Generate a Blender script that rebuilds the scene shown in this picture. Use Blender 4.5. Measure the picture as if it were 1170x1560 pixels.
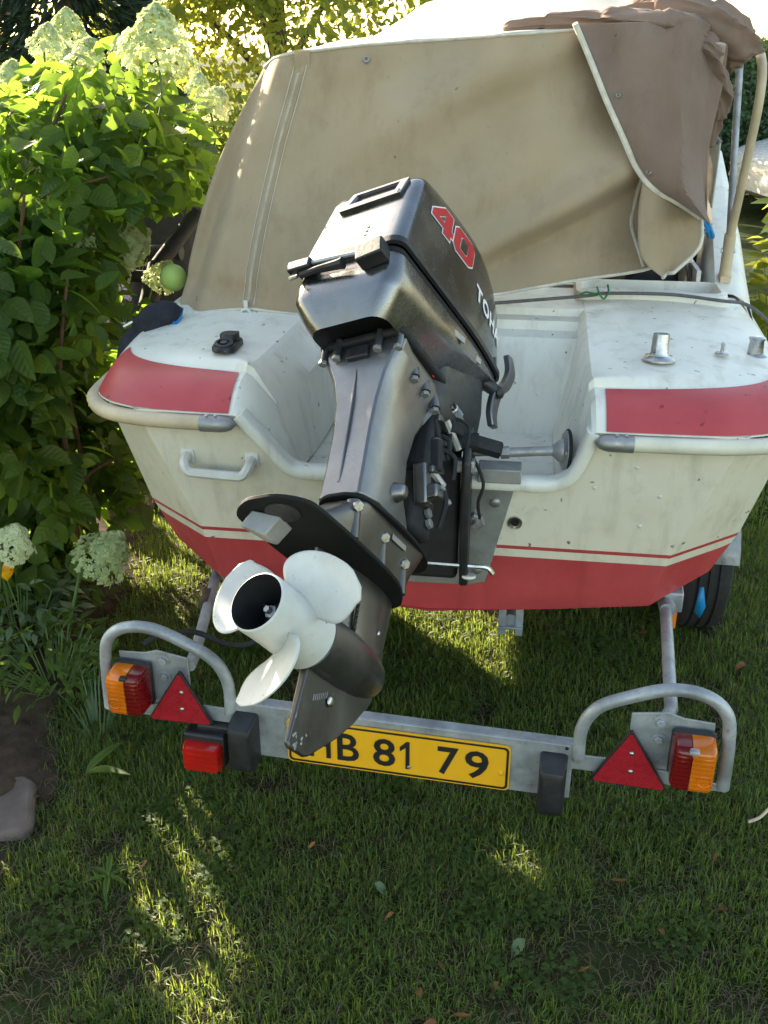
import bpy, bmesh, math, random
import numpy as np
from mathutils import Vector, Matrix, noise
from mathutils.bvhtree import BVHTree

R = math.radians
sc = bpy.context.scene
for o in list(bpy.data.objects): bpy.data.objects.remove(o)
random.seed(7); rng = np.random.default_rng(7)

# ------------------------------------------------------------------ camera
CAMZ = 1.75
cam = bpy.data.cameras.new('camera'); camo = bpy.data.objects.new('camera', cam)
sc.collection.objects.link(camo)
camo.location = (0, 0, CAMZ); camo.rotation_euler = (R(90 - 25), 0, 0)
cam.sensor_fit = 'VERTICAL'; cam.sensor_height = 24.0; cam.sensor_width = 18.0
cam.lens = 24.0 * 1531 / 1560; cam.clip_start = 0.05; cam.clip_end = 500
sc.camera = camo
# ------------------------------------------------------------------ world + sun
SUN_EL, SUN_AZ = 17.5, -36.0          # degrees; azimuth from +Y, positive to the right (+X)
w = bpy.data.worlds.new('World'); sc.world = w; w.use_nodes = True
wn = w.node_tree.nodes; wl = w.node_tree.links
bg = wn['Background']; sky = wn.new('ShaderNodeTexSky'); sky.sky_type = 'NISHITA'
sky.sun_disc = False; sky.sun_elevation = R(SUN_EL); sky.sun_rotation = R(SUN_AZ)
sky.air_density = 1.0; sky.dust_density = 1.0; sky.ozone_density = 0.4
tint = wn.new('ShaderNodeMix'); tint.data_type = 'RGBA'; tint.blend_type = 'MULTIPLY'; tint.inputs[0].default_value = 1.0; tint.inputs[7].default_value = (1.06, 0.98, 0.86, 1)   # warm white balance
wl.new(sky.outputs[0], tint.inputs[6]); wl.new(tint.outputs[2], bg.inputs[0]); bg.inputs[1].default_value = 0.12
sl = bpy.data.lights.new('sun', 'SUN'); sl.energy = 5.0; sl.angle = R(0.6); sl.color = (1.0, 0.87, 0.64)
so = bpy.data.objects.new('sun', sl); sc.collection.objects.link(so)
sd = Vector((math.sin(R(SUN_AZ)) * math.cos(R(SUN_EL)), math.cos(R(SUN_AZ)) * math.cos(R(SUN_EL)), math.sin(R(SUN_EL))))
so.rotation_euler = sd.to_track_quat('Z', 'Y').to_euler(); so.location = sd * 30
sc.view_settings.view_transform = 'Standard'; sc.view_settings.look = 'None'
sc.view_settings.exposure = 2.3; sc.view_settings.gamma = 1.0
sc.view_settings.use_curve_mapping = False
sc.cycles.max_bounces = 4; sc.cycles.diffuse_bounces = 2; sc.cycles.glossy_bounces = 2; sc.cycles.transmission_bounces = 3; sc.cycles.transparent_max_bounces = 4

# ------------------------------------------------------------------ helpers
COL = sc.collection
def link(name, me, parent=None):
    o = bpy.data.objects.new(name, me); COL.objects.link(o)
    if parent is not None: o.parent = parent
    return o
def tag(o, label=None, cat=None, group=None, kind=None):
    if label: o['label'] = label
    if cat: o['category'] = cat
    if group: o['group'] = group
    if kind: o['kind'] = kind
    return o
def empty(name, label, cat, loc=(0, 0, 0), rz=0, group=None, mat=None):
    o = bpy.data.objects.new(name, None); COL.objects.link(o); o.empty_display_size = .1
    if mat is not None: o.matrix_world = mat
    else: o.location = loc; o.rotation_euler = (0, 0, rz)
    return tag(o, label, cat, group)

class G:
    """collects polygons for one mesh"""
    def __init__(s): s.v = []; s.f = []
    def add(s, vs, fs):
        k = len(s.v); s.v += [tuple(p) for p in vs]; s.f += [tuple(i + k for i in f) for f in fs]; return s
    def box(s, c, d, m=None):
        x, y, z = d[0] / 2, d[1] / 2, d[2] / 2
        vs = [Vector((a * x, b * y, e * z)) for e in (-1, 1) for b in (-1, 1) for a in (-1, 1)]
        if m is not None: vs = [m @ q for q in vs]
        vs = [q + Vector(c) for q in vs]
        return s.add(vs, [(0, 2, 3, 1), (4, 5, 7, 6), (0, 1, 5, 4), (2, 6, 7, 3), (0, 4, 6, 2), (1, 3, 7, 5)])
    def loft(s, rings, closed=True, cap0=False, cap1=False):
        n = len(rings[0]); vs = [p for r in rings for p in r]; fs = []
        for i in range(len(rings) - 1):
            for j in range(n if closed else n - 1):
                a, b = i * n + j, i * n + (j + 1) % n
                fs.append((a, b, b + n, a + n))
        if cap0: fs.append(tuple(range(n))[::-1])
        if cap1: fs.append(tuple((len(rings) - 1) * n + j for j in range(n)))
        return s.add(vs, fs)
    def tube(s, pts, r, seg=10, caps=True, closed=False):
        pts = [Vector(p) for p in pts]; n = len(pts); rings = []
        rr = r if isinstance(r, (list, tuple)) else [r] * n
        up = None
        for i in range(n):
            if closed: t = pts[(i + 1) % n] - pts[i - 1]
            else: t = pts[min(i + 1, n - 1)] - pts[max(i - 1, 0)]
            t.normalize()
            if up is None:
                up = Vector((0, 0, 1)) if abs(t.z) < .9 else Vector((1, 0, 0))
            a = t.cross(up).normalized(); up = a.cross(t).normalized()
            rings.append([pts[i] + (a * math.cos(q) + up * math.sin(q)) * rr[i] for q in [2 * math.pi * k / seg for k in range(seg)]])
        if closed: rings.append(rings[0])
        return s.loft(rings, True, caps and not closed, caps and not closed)
    def lathe(s, prof, o, ax, seg=20, cap0=False, cap1=False):
        ax = Vector(ax).normalized(); a = ax.orthogonal().normalized(); b = ax.cross(a); o = Vector(o)
        rings = [[o + ax * h + (a * math.cos(q) + b * math.sin(q)) * r for q in [2 * math.pi * k / seg for k in range(seg)]] for r, h in prof]
        return s.loft(rings, True, cap0, cap1)
    def prism(s, poly, fn, t0, t1):
        n = len(poly)
        vs = [fn(a, b, t0) for a, b in poly] + [fn(a, b, t1) for a, b in poly]
        fs = [tuple(range(n))[::-1], tuple(range(n, 2 * n))] + [(i, (i + 1) % n, (i + 1) % n + n, i + n) for i in range(n)]
        return s.add(vs, fs)
    def grid(s, P):
        return s.loft(P, False)
    def build(s, name, mat, parent=None, bevel=0, seg=2, smooth=40, subsurf=0, solid=0, xf=None, nofix=False):
        me = bpy.data.meshes.new(name)
        vs = [tuple(xf(p)) for p in s.v] if xf else s.v
        me.from_pydata([tuple(p) for p in vs], [], s.f)
        if not nofix:
            bm = bmesh.new(); bm.from_mesh(me); bmesh.ops.remove_doubles(bm, verts=bm.verts, dist=1e-5)
            bmesh.ops.recalc_face_normals(bm, faces=bm.faces); bm.to_mesh(me); bm.free()
        me.materials.append(mat)
        if smooth: me.shade_smooth(); me.set_sharp_from_angle(angle=R(smooth))
        o = link(name, me, parent)
        if solid:
            m = o.modifiers.new('solid', 'SOLIDIFY'); m.thickness = solid; m.offset = 0
        if bevel:
            m = o.modifiers.new('bevel', 'BEVEL'); m.width = bevel; m.segments = seg; m.limit_method = 'ANGLE'; m.angle_limit = R(32)
            m.harden_normals = False
        if subsurf:
            m = o.modifiers.new('sub', 'SUBSURF'); m.levels = subsurf; m.render_levels = subsurf
        return o

def smooth_path(pts, n=6, closed=False):
    """Catmull-Rom"""
    P = [Vector(p) for p in pts]; out = []; N = len(P)
    for i in range(N if closed else N - 1):
        if closed: p0, p1, p2, p3 = P[i - 1], P[i], P[(i + 1) % N], P[(i + 2) % N]
        else: p0, p1, p2, p3 = P[max(i - 1, 0)], P[i], P[i + 1], P[min(i + 2, N - 1)]
        for k in range(n):
            t = k / n
            out.append(.5 * ((2 * p1) + (p2 - p0) * t + (2 * p0 - 5 * p1 + 4 * p2 - p3) * t * t + (3 * p1 - p0 - 3 * p2 + p3) * t ** 3))
    if not closed: out.append(P[-1])
    return out
def fillet(pts, r, n=5):
    """rounded polyline"""
    P = [Vector(p) for p in pts]; out = [P[0]]
    for i in range(1, len(P) - 1):
        a, b, c = P[i - 1], P[i], P[i + 1]
        d1, d2 = (a - b), (c - b); rr = min(r, d1.length * .48, d2.length * .48)
        s, e = b + d1.normalized() * rr, b + d2.normalized() * rr
        for k in range(n + 1):
            t = k / n; out.append(s.lerp(b, t).lerp(b.lerp(e, t), t))
    out.append(P[-1]); return out
def rrect(hx, y0, y1, r, n=5):
    """rounded rectangle ring in x,y (counter-clockwise)"""
    r = min(r, hx * .98, (y1 - y0) * .49); out = []
    for cx, cy, a0 in ((hx - r, y1 - r, 0), (-hx + r, y1 - r, 90), (-hx + r, y0 + r, 180), (hx - r, y0 + r, 270)):
        for k in range(n + 1):
            a = R(a0 + 90 * k / n); out.append((cx + r * math.cos(a), cy + r * math.sin(a)))
    return out
def lerp(a, b, t): return a + (b - a) * t
def interp(x, xs, ys): return float(np.interp(x, xs, ys))
def sstep(a, b, x):
    t = min(1, max(0, (x - a) / (b - a))); return t * t * (3 - 2 * t)
def nz(x, y, z=0.0, s=1.0): return noise.noise(Vector((x * s, y * s, z * s)))

# ------------------------------------------------------------------ materials
def newmat(name):
    m = bpy.data.materials.new(name); m.use_nodes = True
    return m, m.node_tree.nodes, m.node_tree.links, m.node_tree.nodes['Principled BSDF']
def texco(n, l, scale=(1, 1, 1), kind='Object'):
    tc = n.new('ShaderNodeTexCoord'); mp = n.new('ShaderNodeMapping'); mp.inputs['Scale'].default_value = scale
    l.new(tc.outputs[kind], mp.inputs['Vector']); return mp.outputs['Vector']
def nnoise(n, l, vec, scale, detail=4, rough=.55):
    t = n.new('ShaderNodeTexNoise'); t.inputs['Scale'].default_value = scale; t.inputs['Detail'].default_value = detail
    t.inputs['Roughness'].default_value = rough; l.new(vec, t.inputs['Vector']); return t.outputs['Fac']
def warp(n, l, vec, sc_, amt):
    t = n.new('ShaderNodeTexNoise'); t.inputs['Scale'].default_value = sc_; l.new(vec, t.inputs['Vector'])
    a = n.new('ShaderNodeVectorMath'); a.operation = 'MULTIPLY_ADD'; l.new(t.outputs['Color'], a.inputs[0]); a.inputs[1].default_value = (amt,) * 3; l.new(vec, a.inputs[2]); return a.outputs[0]
def ramp(n, l, fac, stops):
    r = n.new('ShaderNodeValToRGB'); e = r.color_ramp.elements
    while len(e) < len(stops): e.new(.5)
    for q, (p, c) in zip(e, stops):
        q.position = p; q.color = (*c, 1) if len(c) == 3 else c
    l.new(fac, r.inputs[0]); return r.outputs[0]
def mixc(n, l, fac, a, b, mode='MIX'):
    m = n.new('ShaderNodeMix'); m.data_type = 'RGBA'; m.blend_type = mode
    for sock, val in ((m.inputs[0], fac), (m.inputs[6], a), (m.inputs[7], b)):
        if isinstance(val, (int, float)): sock.default_value = val
        elif isinstance(val, (tuple, list)): sock.default_value = (*val, 1) if len(val) == 3 else val
        else: l.new(val, sock)
    return m.outputs[2]
def bump(n, l, h, st, dist, b):
    q = n.new('ShaderNodeBump'); q.inputs['Strength'].default_value = st; q.inputs['Distance'].default_value = dist
    l.new(h, q.inputs['Height']); l.new(q.outputs[0], b.inputs['Normal'])
def G1(v): return (v, v, v)
def simple(name, col, rough=.5, metal=0, var=.12, nscale=8, bst=0, bscale=60, coat=0, spec=None, rvar=.1, scr=0):
    m, n, l, b = newmat(name); v = texco(n, l)
    f = nnoise(n, l, v, nscale, 5, .6)
    c = ramp(n, l, f, [(.3, tuple(x * (1 - var) for x in col)), (.7, tuple(min(1, x * (1 + var)) for x in col))])
    if scr:   # fine bare scuffs
        f3 = nnoise(n, l, v, 90, 3, .7); c = mixc(n, l, ramp(n, l, f3, [(.66, G1(0)), (.72, G1(scr))]), c, (.5, .5, .5))
    l.new(c, b.inputs['Base Color'])
    f2 = nnoise(n, l, v, nscale * 3, 4, .6)
    l.new(ramp(n, l, f2, [(.3, G1(max(0, rough - rvar))), (.7, G1(min(1, rough + rvar)))]), b.inputs['Roughness'])
    b.inputs['Metallic'].default_value = metal; b.inputs['Coat Weight'].default_value = coat; b.inputs['Coat Roughness'].default_value = .15
    if spec is not None: b.inputs['Specular IOR Level'].default_value = spec
    if bst: bump(n, l, nnoise(n, l, v, bscale, 5, .6), bst, .002, b)
    return m

def gelcoat_mat(name, hull):
    m, n, l, b = newmat(name); v = texco(n, l)
    base = ramp(n, l, nnoise(n, l, v, 3, 5, .6), [(.3, (.65, .59, .455)), (.7, (.76, .705, .575))] if hull else [(.3, (.72, .695, .60)), (.7, (.81, .79, .71))])  # deck base lighter than the hull, sunlit haze put into its colour
    # vertical run streaks and general grime
    vs = texco(n, l, (22, 22, 1.2)); st = nnoise(n, l, vs, 1.0, 5, .6)
    base = mixc(n, l, ramp(n, l, st, [(.52, G1(0)), (.76, G1(.42))]), base, (.34, .30, .22))
    g = nnoise(n, l, v, 14, 6, .7)
    base = mixc(n, l, ramp(n, l, g, [(.52, G1(0)), (.74, G1(.34 if hull else .16))]), base, (.34, .30, .21))
    # dirt specks
    vo = n.new('ShaderNodeTexVoronoi'); vo.inputs['Scale'].default_value = 30; l.new(warp(n, l, v, 45, .035), vo.inputs['Vector'])
    sel = n.new('ShaderNodeSeparateColor'); l.new(vo.outputs['Color'], sel.inputs[0])
    mk = n.new('ShaderNodeMath'); mk.operation = 'MULTIPLY'
    l.new(ramp(n, l, vo.outputs['Distance'], [(.07, G1(1)), (.15, G1(0))]), mk.inputs[0])
    l.new(ramp(n, l, sel.outputs[0], [(.62, G1(0)), (.64, G1(.85))]), mk.inputs[1])
    base = mixc(n, l, mk.outputs[0], base, (.05, .04, .03))
    # berry stains
    vb = texco(n, l, (9, 9, 3.5)); bn = nnoise(n, l, vb, 2.2, 6, .75)
    base = mixc(n, l, ramp(n, l, bn, [(.66, G1(0)), (.74, G1(.6))]), base, (.45, .17, .21))
    if hull:
        sx = n.new('ShaderNodeSeparateXYZ'); l.new(texco(n, l), sx.inputs[0])
        red = ramp(n, l, nnoise(n, l, v, 5, 6, .65), [(.3, (.39, .042, .046)), (.7, (.50, .072, .074))])
        red = mixc(n, l, ramp(n, l, st, [(.5, G1(0)), (.8, G1(.3))]), red, (.20, .025, .03))
        ch = nnoise(n, l, texco(n, l, (9, 9, 26)), 3.2, 5, .7)
        red = mixc(n, l, ramp(n, l, ch, [(.72, G1(0)), (.75, G1(.7))]), red, (.62, .58, .5))
        def lt(th):
            q = n.new('ShaderNodeMath'); q.operation = 'LESS_THAN'; q.inputs[1].default_value = th; l.new(sx.outputs[2], q.inputs[0]); return q.outputs[0]
        a = lt(.603); b1 = lt(.636); b2 = lt(.626)
        q = n.new('ShaderNodeMath'); q.operation = 'SUBTRACT'; l.new(b1, q.inputs[0]); l.new(b2, q.inputs[1])
        q2 = n.new('ShaderNodeMath'); q2.operation = 'ADD'; l.new(a, q2.inputs[0]); l.new(q.outputs[0], q2.inputs[1])
        base = mixc(n, l, q2.outputs[0], base, red)
    l.new(base, b.inputs['Base Color'])
    l.new(ramp(n, l, g, [(.3, G1(.28)), (.75, G1(.55))]), b.inputs['Roughness'])
    bump(n, l, nnoise(n, l, v, 9, 3, .5), .12, .004, b)
    return m
M = {}
M['hull'] = gelcoat_mat('gelcoat_hull', True)
M['deck'] = gelcoat_mat('gelcoat_deck', False)
def red_mat():
    m, n, l, b = newmat('red_band_paint'); v = texco(n, l)
    c = ramp(n, l, nnoise(n, l, v, 6, 5, .6), [(.3, (.39, .046, .050)), (.7, (.49, .072, .074))])
    vo = n.new('ShaderNodeTexVoronoi'); vo.inputs['Scale'].default_value = 28; l.new(warp(n, l, v, 40, .04), vo.inputs['Vector'])
    sel = n.new('ShaderNodeSeparateColor'); l.new(vo.outputs['Color'], sel.inputs[0])
    mk = n.new('ShaderNodeMath'); mk.operation = 'MULTIPLY'
    l.new(ramp(n, l, vo.outputs['Distance'], [(.10, G1(1)), (.22, G1(0))]), mk.inputs[0]); l.new(ramp(n, l, sel.outputs[1], [(.7, G1(0)), (.72, G1(.75))]), mk.inputs[1])
    c = mixc(n, l, mk.outputs[0], c, (.13, .012, .018))
    c = mixc(n, l, ramp(n, l, nnoise(n, l, v, 11, 6, .7), [(.6, G1(0)), (.8, G1(.4))]), c, (.17, .02, .025))
    l.new(c, b.inputs['Base Color']); b.inputs['Roughness'].default_value = .38; return m
M['red'] = red_mat()
def canvas_mat(name, c0, c1, stain):
    m, n, l, b = newmat(name); v = texco(n, l)
    c = ramp(n, l, nnoise(n, l, v, 2.6, 6, .65), [(.3, c0), (.7, c1)])
    s2 = nnoise(n, l, texco(n, l, (1, 1, .45)), 7, 6, .7)
    c = mixc(n, l, ramp(n, l, s2, [(.52, G1(0)), (.78, G1(.55))]), c, stain)
    vo = n.new('ShaderNodeTexVoronoi'); vo.inputs['Scale'].default_value = 16; l.new(warp(n, l, v, 30, .05), vo.inputs['Vector'])
    sel = n.new('ShaderNodeSeparateColor'); l.new(vo.outputs['Color'], sel.inputs[0])
    mk = n.new('ShaderNodeMath'); mk.operation = 'MULTIPLY'
    l.new(ramp(n, l, vo.outputs['Distance'], [(.04, G1(1)), (.11, G1(0))]), mk.inputs[0]); l.new(ramp(n, l, sel.outputs[1], [(.8, G1(0)), (.82, G1(.7))]), mk.inputs[1])
    c = mixc(n, l, mk.outputs[0], c, (.06, .045, .03))
    sp = nnoise(n, l, v, 55, 3, .8); c = mixc(n, l, ramp(n, l, sp, [(.66, G1(0)), (.76, G1(.4))]), c, (.16, .12, .07))
    l.new(c, b.inputs['Base Color']); b.inputs['Roughness'].default_value = .85; b.inputs['Specular IOR Level'].default_value = .2
    b.inputs['Sheen Weight'].default_value = .15
    wv = n.new('ShaderNodeTexNoise'); wv.inputs['Scale'].default_value = 420; l.new(v, wv.inputs['Vector'])
    bp = n.new('ShaderNodeBump'); bp.inputs['Strength'].default_value = .35; bp.inputs['Distance'].default_value = .0015; l.new(wv.outputs['Fac'], bp.inputs['Height'])
    l.new(bp.outputs[0], b.inputs['Normal'])
    tr = n.new('ShaderNodeBsdfTranslucent'); l.new(c, tr.inputs[0]); mx = n.new('ShaderNodeMixShader'); mx.inputs[0].default_value = .30
    l.new(b.outputs[0], mx.inputs[1]); l.new(tr.outputs[0], mx.inputs[2]); l.new(mx.outputs[0], n['Material Output'].inputs[0]); return m
M['canvas'] = canvas_mat('tan_canvas', (.45, .345, .22), (.55, .435, .29), (.32, .225, .13))
M['brown'] = canvas_mat('brown_canvas', (.27, .185, .14), (.35, .25, .195), (.17, .11, .08))
M['pale_canvas'] = canvas_mat('pale_canvas', (.62, .58, .50), (.72, .68, .60), (.5, .45, .38))  # pale tone carries the roof's sunlit look; also used for the white screen
M['piping'] = simple('piping', (.60, .55, .45), .7, var=.2, nscale=30)
M['rail_pale'] = simple('rub_rail_pale', (.66, .62, .50), .5, var=.14, nscale=9, bst=.2, bscale=40)
M['rail'] = simple('rub_rail_vinyl', (.55, .44, .29), .5, var=.2, nscale=9, bst=.2, bscale=40)
M['chrome'] = simple('stainless', (.50, .50, .49), .34, 1, var=.25, nscale=40, rvar=.14)
M['dullmetal'] = simple('dull_aluminium', (.36, .35, .34), .55, .8, var=.25, nscale=14, bst=.3, bscale=120, rvar=.15)
M['plate_al'] = simple('corroded_aluminium', (.29, .285, .27), .6, .45, var=.3, nscale=9, bst=.35, bscale=70, rvar=.15)
M['galv'] = simple('galvanised_steel', (.36, .375, .39), .55, .5, var=.35, nscale=11, bst=.3, bscale=90, rvar=.16)
_m = M['galv']; _n, _l = _m.node_tree.nodes, _m.node_tree.links; _b = _n['Principled BSDF']; _src = _b.inputs['Base Color'].links[0].from_socket
_v = texco(_n, _l); _r = mixc(_n, _l, ramp(_n, _l, nnoise(_n, _l, _v, 19, 7, .72), [(.60, G1(0)), (.70, G1(.7))]), _src, (.17, .085, .04))
_r = mixc(_n, _l, ramp(_n, _l, nnoise(_n, _l, _v, 60, 5, .7), [(.55, G1(0)), (.75, G1(.45))]), _r, (.16, .16, .155)); _l.new(_r, _b.inputs['Base Color'])
M['black'] = simple('black_plastic', (.017, .017, .019), .45, var=.3, nscale=20, bst=.2, bscale=150)
M['blackdull'] = simple('black_rubber', (.012, .012, .013), .75, var=.3, nscale=20, bst=.25, bscale=150)
M['darkvoid'] = simple('dark_cavity', (.006, .006, .006), .9)
M['white_plastic'] = simple('white_plastic', (.66, .64, .58), .45, var=.12, nscale=14)
M['cockpit'] = simple('cockpit_white', (.68, .67, .65), .5, var=.1, nscale=6)
M['blue'] = simple('blue_cord', (.01, .22, .50), .5)
M['green_tie'] = simple('green_tie', (.01, .16, .06), .5)
M['cord'] = simple('grey_cable', (.10, .10, .10), .55, var=.3, nscale=60)
def cowl_mat(name, col, rough, spw, met=.55):
    m, n, l, b = newmat(name); v = texco(n, l)
    c = ramp(n, l, nnoise(n, l, v, 6, 6, .65), [(.3, tuple(x * .8 for x in col)), (.7, tuple(x * 1.2 for x in col))])
    dust = nnoise(n, l, texco(n, l, (1, 1, .5)), 13, 7, .72)
    c = mixc(n, l, ramp(n, l, dust, [(.55, G1(0)), (.8, G1(.25))]), c, (.20, .185, .16))
    sp = nnoise(n, l, v, 120, 2, .7); c = mixc(n, l, ramp(n, l, sp, [(.70, G1(0)), (.74, G1(spw))]), c, (.42, .42, .40))
    l.new(c, b.inputs['Base Color']); b.inputs['Metallic'].default_value = met
    sc_ = nnoise(n, l, texco(n, l, (3, 60, 60)), 3, 5, .7)
    rr = n.new('ShaderNodeMath'); rr.operation = 'ADD'; l.new(ramp(n, l, dust, [(.35, G1(rough)), (.8, G1(rough + .28))]), rr.inputs[0])
    l.new(ramp(n, l, sc_, [(.5, G1(0)), (.8, G1(.15))]), rr.inputs[1]); l.new(rr.outputs[0], b.inputs['Roughness'])
    b.inputs['Coat Weight'].default_value = .35; b.inputs['Coat Roughness'].default_value = .22
    bump(n, l, sc_, .06, .001, b); return m
M['cowl'] = cowl_mat('motor_cowl_paint', (.165, .168, .176), .11, .2, .95)
M['lowcowl'] = cowl_mat('motor_lower_cowl_paint', (.19, .188, .186), .15, .15, .95)
M['leg'] = cowl_mat('motor_leg_paint', (.20, .195, .19), .25, .3, .9)
M['gear'] = cowl_mat('gearcase_paint', (.125, .12, .115), .30, .3, .85)
M['avplate'] = simple('antifouling_black', (.012, .012, .012), .72, var=.3, nscale=10, bst=.15, spec=.2)
def prop_mat():
    m, n, l, b = newmat('worn_white_propeller'); v = texco(n, l)
    c = ramp(n, l, nnoise(n, l, v, 12, 5, .6), [(.3, (.50, .50, .46)), (.7, (.64, .635, .59))])
    wr = nnoise(n, l, v, 26, 8, .75)
    wf = ramp(n, l, wr, [(.60, G1(0)), (.68, G1(.7))]); c = mixc(n, l, wf, c, (.36, .35, .33))
    sp = nnoise(n, l, v, 40, 2, .5); c = mixc(n, l, ramp(n, l, sp, [(.74, G1(0)), (.77, G1(.8))]), c, (.25, .08, .08))
    l.new(c, b.inputs['Base Color']); b.inputs['Roughness'].default_value = .42
    bump(n, l, wr, .25, .001, b); return m
M['prop'] = prop_mat()
M['yellow'] = simple('plate_yellow', (.80, .40, .012), .45, var=.06, nscale=12)
M['plateblack'] = simple('plate_black', (.012, .012, .012), .5)
M['whiteletter'] = simple('white_letter', (.78, .78, .78), .4)
M['redletter'] = simple('red_letter', (.50, .022, .03), .4)
def lens_mat(name, col, sc_):
    m, n, l, b = newmat(name); v = texco(n, l)
    c = ramp(n, l, nnoise(n, l, v, 10, 4, .6), [(.3, tuple(x * .7 for x in col)), (.7, tuple(min(1, x * 1.15) for x in col))])
    l.new(c, b.inputs['Base Color']); b.inputs['Roughness'].default_value = .16; b.inputs['Coat Weight'].default_value = .5
    b.inputs['Transmission Weight'].default_value = .25; b.inputs['IOR'].default_value = 1.45
    wv = n.new('ShaderNodeTexWave'); wv.inputs['Scale'].default_value = sc_; wv.bands_direction = 'Z'; l.new(v, wv.inputs['Vector'])
    bump(n, l, wv.outputs['Fac'], .35, .002, b); return m
M['amber'] = lens_mat('amber_lens', (.85, .20, .008), 30)
M['redlens'] = lens_mat('red_lens', (.20, .006, .008), 30)
M['foglens'] = lens_mat('fog_lens', (.55, .014, .010), 22)
M['reflector'] = simple('red_reflector', (.34, .012, .022), .3, var=.15, nscale=70, bst=.5, bscale=260)
M['orange'] = simple('orange_tag', (.85, .20, .01), .5)
M['glass'] = simple('screen_glass', (.55, .6, .6), .1)
def leaf_mat(name, c0, c1, trans, tcol, rough=.45, vein=False):
    m, n, l, b = newmat(name); oi = n.new('ShaderNodeObjectInfo'); v = texco(n, l)
    at = n.new('ShaderNodeAttribute'); at.attribute_name = 'tint'
    ad = n.new('ShaderNodeMath'); ad.operation = 'ADD'; l.new(oi.outputs['Random'], ad.inputs[0]); l.new(at.outputs['Fac'], ad.inputs[1])
    fr = n.new('ShaderNodeMath'); fr.operation = 'FRACT'; l.new(ad.outputs[0], fr.inputs[0])
    c = ramp(n, l, fr.outputs[0], [(0, c0), (1, c1)])
    c = mixc(n, l, ramp(n, l, nnoise(n, l, v, 35, 4, .6), [(.4, G1(0)), (.8, G1(.35))]), c, tuple(x * .5 for x in c0))
    if vein:
        lc = n.new('ShaderNodeAttribute'); lc.attribute_name = 'lc'; sx = n.new('ShaderNodeSeparateXYZ'); l.new(lc.outputs['Vector'], sx.inputs[0])
        def mth(op, a_, b_=None):
            q = n.new('ShaderNodeMath'); q.operation = op
            for k_, v_ in ((0, a_), (1, b_)):
                if v_ is None: continue
                if isinstance(v_, (int, float)): q.inputs[k_].default_value = v_
                else: l.new(v_, q.inputs[k_])
            return q.outputs[0]
        ax_ = mth('ABSOLUTE', sx.outputs[0]); ph = mth('SUBTRACT', sx.outputs[1], mth('MULTIPLY', ax_, .75)); wv = mth('ABSOLUTE', mth('SINE', mth('MULTIPLY', ph, 22.0)))
        lat = ramp(n, l, wv, [(.0, G1(1)), (.16, G1(0))]); mid = ramp(n, l, ax_, [(.008, G1(1)), (.022, G1(0))])
        vn = n.new('ShaderNodeMath'); vn.operation = 'MAXIMUM'; l.new(lat, vn.inputs[0]); l.new(mid, vn.inputs[1])
        c = mixc(n, l, mth('MULTIPLY', vn.outputs[0], .35), c, tuple(min(1, x * 1.9) for x in c1))
        bp = n.new('ShaderNodeBump'); bp.inputs['Strength'].default_value = .55; bp.inputs['Distance'].default_value = .004; bp.invert = True; l.new(wv, bp.inputs['Height']); bp.invert = False
        l.new(bp.outputs[0], b.inputs['Normal'])
    l.new(c, b.inputs['Base Color']); b.inputs['Roughness'].default_value = rough; b.inputs['Specular IOR Level'].default_value = .35
    tr = n.new('ShaderNodeBsdfTranslucent'); tr.inputs[0].default_value = (*tcol, 1)
    mx = n.new('ShaderNodeMixShader'); mx.inputs[0].default_value = trans
    l.new(b.outputs[0], mx.inputs[1]); l.new(tr.outputs[0], mx.inputs[2]); l.new(mx.outputs[0], n['Material Output'].inputs[0]); return m
M['leaf'] = leaf_mat('hydrangea_leaf', (.020, .046, .010), (.085, .14, .028), .50, (.32, .50, .05), vein=True)
M['petal'] = leaf_mat('hydrangea_petal', (.50, .58, .28), (.74, .78, .50), .38, (.72, .78, .40), .6)
M['tree_leaf'] = leaf_mat('tree_leaf', (.07, .11, .015), (.15, .19, .03), .5, (.55, .58, .08))
M['conifer'] = leaf_mat('conifer_needle', (.012, .028, .014), (.03, .055, .025), .08, (.05, .09, .02), .6)
M['hedge'] = leaf_mat('hedge_leaf', (.03, .06, .02), (.07, .12, .04), .2, (.14, .2, .05))
M['silverleaf'] = leaf_mat('bed_leaf', (.08, .13, .06), (.16, .21, .12), .15, (.15, .25, .06))
M['grass'] = leaf_mat('grass_blade', (.034, .080, .016), (.12, .175, .042), .38, (.40, .50, .06), .5)
M['straw'] = leaf_mat('dead_grass', (.07, .050, .026), (.17, .13, .07), .2, (.3, .24, .1), .7)
M['dry'] = leaf_mat('dry_leaf', (.16, .06, .02), (.30, .13, .05), .15, (.3, .12, .03), .7)
M['bark'] = simple('bark', (.085, .055, .035), .85, var=.4, nscale=20, bst=.6, bscale=60)
M['stem'] = simple('hydrangea_stem', (.13, .06, .035), .7, var=.3, nscale=30)
M['greenstem'] = simple('green_stem', (.09, .15, .04), .6)
M['poppy'] = simple('poppy_yellow', (.85, .42, .01), .5)
M['pinkpetal'] = leaf_mat('pink_petal', (.50, .30, .32), (.66, .46, .46), .3, (.6, .4, .4), .6)
M['stone'] = simple('stone_slab', (.13, .095, .082), .85, var=.3, nscale=12, bst=.6, bscale=50)
M['navy'] = simple('dark_navy_fabric', (.012, .013, .022), .8, var=.3, nscale=15)
M['ball'] = simple('green_ball', (.36, .48, .12), .55, var=.12)
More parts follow.
